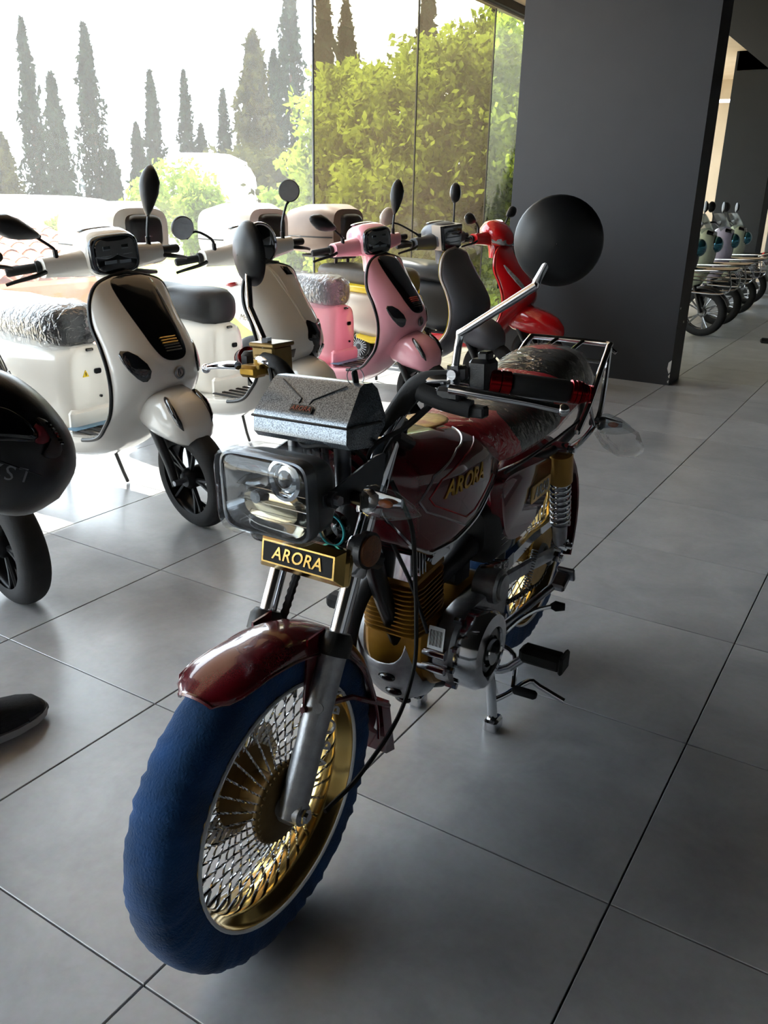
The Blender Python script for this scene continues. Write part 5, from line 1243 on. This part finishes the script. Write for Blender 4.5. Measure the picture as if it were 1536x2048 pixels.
def cypress(x, y, top, w, m, label, n=5200, base=-4.0, name='cypress_tree', size=.26):
    root = empty(name, (x, y, base), 0, label, 'tree', 'cypress trees behind the grounds')
    h = top-base; t = rng.uniform(0, 1, n)**.85
    prof = w*np.minimum(1, (1-t)**.62*1.25)*np.minimum(1, .55+t*2.2)
    ang = rng.uniform(0, 2*PI, n)
    lump = 1+.28*np.sin(ang*3+t*31+x)+.22*np.sin(ang*5-t*47+y)
    r = prof*np.sqrt(rng.uniform(.1, 1, n))*lump
    P = np.stack([r*np.cos(ang), r*np.sin(ang), t*h], 1)
    v, f = leaves(P, size, .42, 1.4); mesh_np('foliage', v, f, m, root)
    MB().tube([(0, 0, 0), (.05, .02, h*.5), (0, 0, h*.96)], [.16, .10, .02], 7).build('trunk', bark, root)
    return root
CY = [(-27.13, 20.5, 6.51, .57, 0), (-23.53, 18.61, 4.5, .62, 0), (-24.38, 20.72, 6.21, .68, 0), (-23.29, 20.46, 2.5, .6, 0), (-26.38, 24.49, 3.64, .6, 0), (-27.4, 26.33, 5.68, .62, 0), (-27.88, 28.68, 5.98, .57, 0), (-27.45, 29.1, 3.97, .6, 0), (-26.73, 29.76, 5.35, .57, 0), (-16.73, 19.9, 5.34, .98, 1), (-22.58, 28.04, 6.37, .8, 0), (-18.4, 23.69, 7.44, .80, 0), (-14.05, 19.46, 6.44, .54, 0), (-14.72, 21.43, 6.14, .7, 0), (-10.89, 19.12, 5.87, .6, 0), (-8.57, 18.07, 5.64, .6, 0), (-24.49, 17.32, 2.76, .8, 1)]
LB = ['tall slim cypress, leftmost of the tall ones against the white sky', 'shorter cypress just right of the leftmost tall one', 'tall cypress rising above the headlight of the white striped scooter', 'low cypress just right of the tall one above the white scooter headlight', 'low cypress left of the slim pointed one in the middle', 'slim pointed cypress above the white scooter mirror', 'slim cypress with a thin tip near the middle of the sky', 'low cypress beside the thin-tipped one', 'short cypress above the white domed tent', 'broad olive conifer in front of the tall cypresses left of the glass joint', 'cypress half hidden behind the broad olive conifer', 'tallest cypress just left of the dark glass joint', 'smooth dark cypress just right of the dark glass joint', 'ragged dark cypress behind the left of the green tree', 'dark cypress rising behind the middle of the green tree', 'dark cypress at the top right of the glass by the pillar', 'brownish conifer at the left edge of the photo']
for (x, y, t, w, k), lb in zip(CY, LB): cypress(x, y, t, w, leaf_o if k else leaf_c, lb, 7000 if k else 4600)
def broadleaf(name, blobs, base, m, label, cat, n, size, grp=None):
    cx = sum(b[0] for b in blobs)/len(blobs); cy = sum(b[1] for b in blobs)/len(blobs)
    root = empty(name, (cx, cy, base), 0, label, cat, grp); P = []
    tot = sum(b[3]**2 for b in blobs)
    for bx, by, bz, br in blobs:
        k = int(n*br*br/tot); d = rng.normal(size=(k, 3)); d /= np.linalg.norm(d, axis=1)[:, None]
        lump = 1+.18*np.sin(d[:, 0]*7+bx)*np.sin(d[:, 1]*6+by)+.15*np.sin(d[:, 2]*9+bz)
        r = br*1.12*np.power(rng.uniform(.12, 1, k), .45)*lump
        P.append(np.stack([bx-cx+d[:, 0]*r, by-cy+d[:, 1]*r, bz-base+d[:, 2]*r*1.05], 1))
    P = np.concatenate(P); v, f = leaves(P, size, .5); mesh_np('foliage', v, f, m, root)
    b = MB(); zc = sum(q[2] for q in blobs)/len(blobs)-base
    b.tube([(0, 0, 0), (.06, .03, zc*.5), (0, 0, zc)], [.12, .09, .05], 8)
    tk = b.build('trunk', bark, root)
    for bx, by, bz, br in blobs: MB().tube([(0, 0, max(.2, (bz-base)*.45)), (bx-cx, by-cy, bz-base)], [.04, .012], 6).build('branch', bark, tk)
    return root
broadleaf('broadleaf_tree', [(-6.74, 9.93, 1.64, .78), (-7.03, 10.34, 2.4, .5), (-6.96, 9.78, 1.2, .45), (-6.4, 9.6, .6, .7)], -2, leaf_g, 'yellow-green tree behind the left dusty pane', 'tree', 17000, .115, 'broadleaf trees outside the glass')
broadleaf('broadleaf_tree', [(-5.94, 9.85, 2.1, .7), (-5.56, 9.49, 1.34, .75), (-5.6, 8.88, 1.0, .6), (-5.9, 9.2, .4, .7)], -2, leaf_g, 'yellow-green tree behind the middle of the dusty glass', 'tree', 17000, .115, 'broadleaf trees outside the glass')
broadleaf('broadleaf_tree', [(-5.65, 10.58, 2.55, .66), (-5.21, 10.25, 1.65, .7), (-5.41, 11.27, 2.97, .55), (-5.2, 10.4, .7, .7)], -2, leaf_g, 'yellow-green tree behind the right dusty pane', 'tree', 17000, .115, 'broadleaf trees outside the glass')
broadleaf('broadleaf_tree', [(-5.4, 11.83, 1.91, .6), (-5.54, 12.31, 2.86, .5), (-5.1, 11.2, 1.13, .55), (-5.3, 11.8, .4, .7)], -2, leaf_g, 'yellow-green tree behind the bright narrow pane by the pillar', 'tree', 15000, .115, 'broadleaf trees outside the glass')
for (blobs, lb) in (([(-12.04, 12.0, 1.12, .6), (-11.4, 11.9, .8, .5)], 'bright green bush between the white scooter mirrors'), ([(-11.03, 11.59, 1.05, .42), (-10.9, 11.5, .6, .4)], 'small bright bush left of the white domed tent'), ([(-13.09, 12.35, .92, .45)], 'low bush behind the white top box'), ([(-8.74, 10.94, .95, .36), (-8.6, 10.8, .5, .4)], 'low bush beside the dark glass joint'), ([(-7.89, 10.33, .91, .34), (-7.8, 10.2, .5, .4)], 'low bush at the foot of the left yellow-green tree'), ([(-11.5, 9.0, .45, .3)], 'tuft of shrub on the retaining wall at left')):
    broadleaf('bush', blobs, -1, leaf_b, lb, 'bush', 2600, .13, 'bushes on the lawn')
for (blobs, lb) in (([(-13.23, 15.0, 1.33, .75), (-13.0, 14.9, .6, .7)], 'olive shrub below the broad olive conifer'), ([(-13.82, 17.12, 1.47, .8), (-13.3, 16.9, .8, .7)], 'olive shrub right of the broad olive conifer')):
    broadleaf('shrub', blobs, -1.5, leaf_o, lb, 'bush', 3500, .17, 'olive shrubs')
# ground
grass = mat('sunlit_grass', '#a9b552', .95, c2='#8a9a3c', scale=6, bump=.6, bscale=40)
earth = mat('pale_earth', '#cfc2ad', .95, c2='#b5a68f', scale=2, bump=.3, bscale=20)
g = MB(); g.add([(-4.55, -12, -.35), (-4.55, 40, -.35), (-7.5, 40, -.30), (-7.5, -12, -.30)], [(0, 1, 2, 3)])
tag(struct('ground', MB().box((-24.6, 14, -1.6), (40, 60, 1.2)), earth), 'pale sunlit ground outside the showroom below the window')
lw = MB(); lw.prism([(-12.5, 9.6), (-7.6, 7.2), (-6.6, 12.5), (-11.5, 14.5)], -1.05, .12, 'z'); tag(struct('lawn', lw, grass), 'bright yellow-green lawn bank behind the scooters')
# terracotta house with tiled roofs
terra = mat('terracotta_wall', '#d98a5e', .9, c2='#c9794e', scale=3, bump=.2, bscale=30)
rooft = mat('clay_tile', '#d89472', .85, c2='#c47c5a', scale=12, bump=.3)
house = empty('house', (-8.3, 5.2, -1), 0, 'terracotta house with clay tiled roofs just outside the glass', 'house')
MB().box((-.9, .0, .65), (2.0, 3.4, 1.5)).build('wall', terra, house, 0)
def roof(x0, x1, y0, y1, z0, z1, nm='roof', nr=9, nc=14):
    """pitched roof of half-round tiles; rows run along y, slope rises towards -x"""
    b = MB(); b.add([(x0, y0, z0), (x0, y1, z0), (x1, y1, z1), (x1, y0, z1)], [(0, 1, 2, 3)]); b.prism([(x0, z0-.05), (x1, z1-.05), (x1, z1), (x0, z0)], y0, y1, 'y')
    rf = b.build(nm, rooft, house, 0)
    L_ = math.hypot(x1-x0, z1-z0)/nr; wd = (y1-y0)/nc; s = MB(); d = V(x1-x0, 0, z1-z0).normalized(); nrm = V(-d.z, 0, d.x) if d.x > 0 else V(d.z, 0, -d.x)
    R = []
    for t, k in ((-.02, 1.0), (L_*1.08, .82)): R.append([d*t+V(0, math.cos(a)*wd*.48*k, 0)+nrm*(math.sin(a)*wd*.42*k+.012) for a in (PI*j/6 for j in range(7))])
    s.rings(R, closed=False); me = bpy.data.meshes.new('roof_tile'); me.from_pydata(s.v, [], s.f); me.materials.append(rooft)
    for i in range(nr):
        for j in range(nc):
            o = bpy.data.objects.new('roof_tile', me); col.objects.link(o); o.parent = rf
            q = V(x0, y0+wd*(j+.5), z0)+d*(L_*i)+nrm*.005*(i % 2); o.location = q
    return rf
roof(.25, -1.1, -1.9, 1.9, 1.32, 1.78, 'upper_roof', 7, 16)
roof(1.75, .08, -2.1, 2.4, .40, .92, 'lower_roof', 7, 19)
MB().box((.9, .1, .15), (1.5, 4.2, .5)).build('porch_wall', terra, house, 0)
# retaining wall, tents
rt = mat('weathered_concrete', '#b3a184', .95, c2='#8f7f64', scale=5, bump=.4)
tag(MB().prism([(-13.2, 7.6), (-11.2, 10.6), (-11.5, 10.8), (-13.5, 7.8)], -1, .72, 'z').build('retaining_wall', rt, None, 0), 'weathered concrete retaining wall left of the white scooter', 'wall')
tentw = mat('white_canvas', '#f2f0ea', .8, c2='#e6e3db', scale=2)
def tent(x, y, r, z0, z1, label, band):
    root = empty('tent', (x, y, -1), 0, label, 'tent')
    R = [[(r*k*math.cos(a), r*k*math.sin(a), z-(-1)) for a in (2*PI*j/28 for j in range(28))] for k, z in ((1.02, -1), (1.0, z0), (.96, z0+(z1-z0)*.45), (.8, z0+(z1-z0)*.8), (.5, z0+(z1-z0)*.97), (.02, z1))]
    MB().rings(R).build('canopy', tentw, root, 60)
    if band: MB().lathe([(r*1.012, z0+1-.28), (r*1.02, z0+1-.26), (r*1.02, z0+1-.12), (r*1.012, z0+1-.10)], (0, 0, 0), (0, 0, 1), 28).build('red_band', mat('faded_red', '#c98a78', .8), root)
tent(-18.6, 13.6, 2.2, .78, 1.12, 'white domed tent with a faded red band behind the retaining wall', True)
tent(-13.5, 14.4, 1.1, 1.2, 2.05, 'white arched tent behind the bright bushes', False)
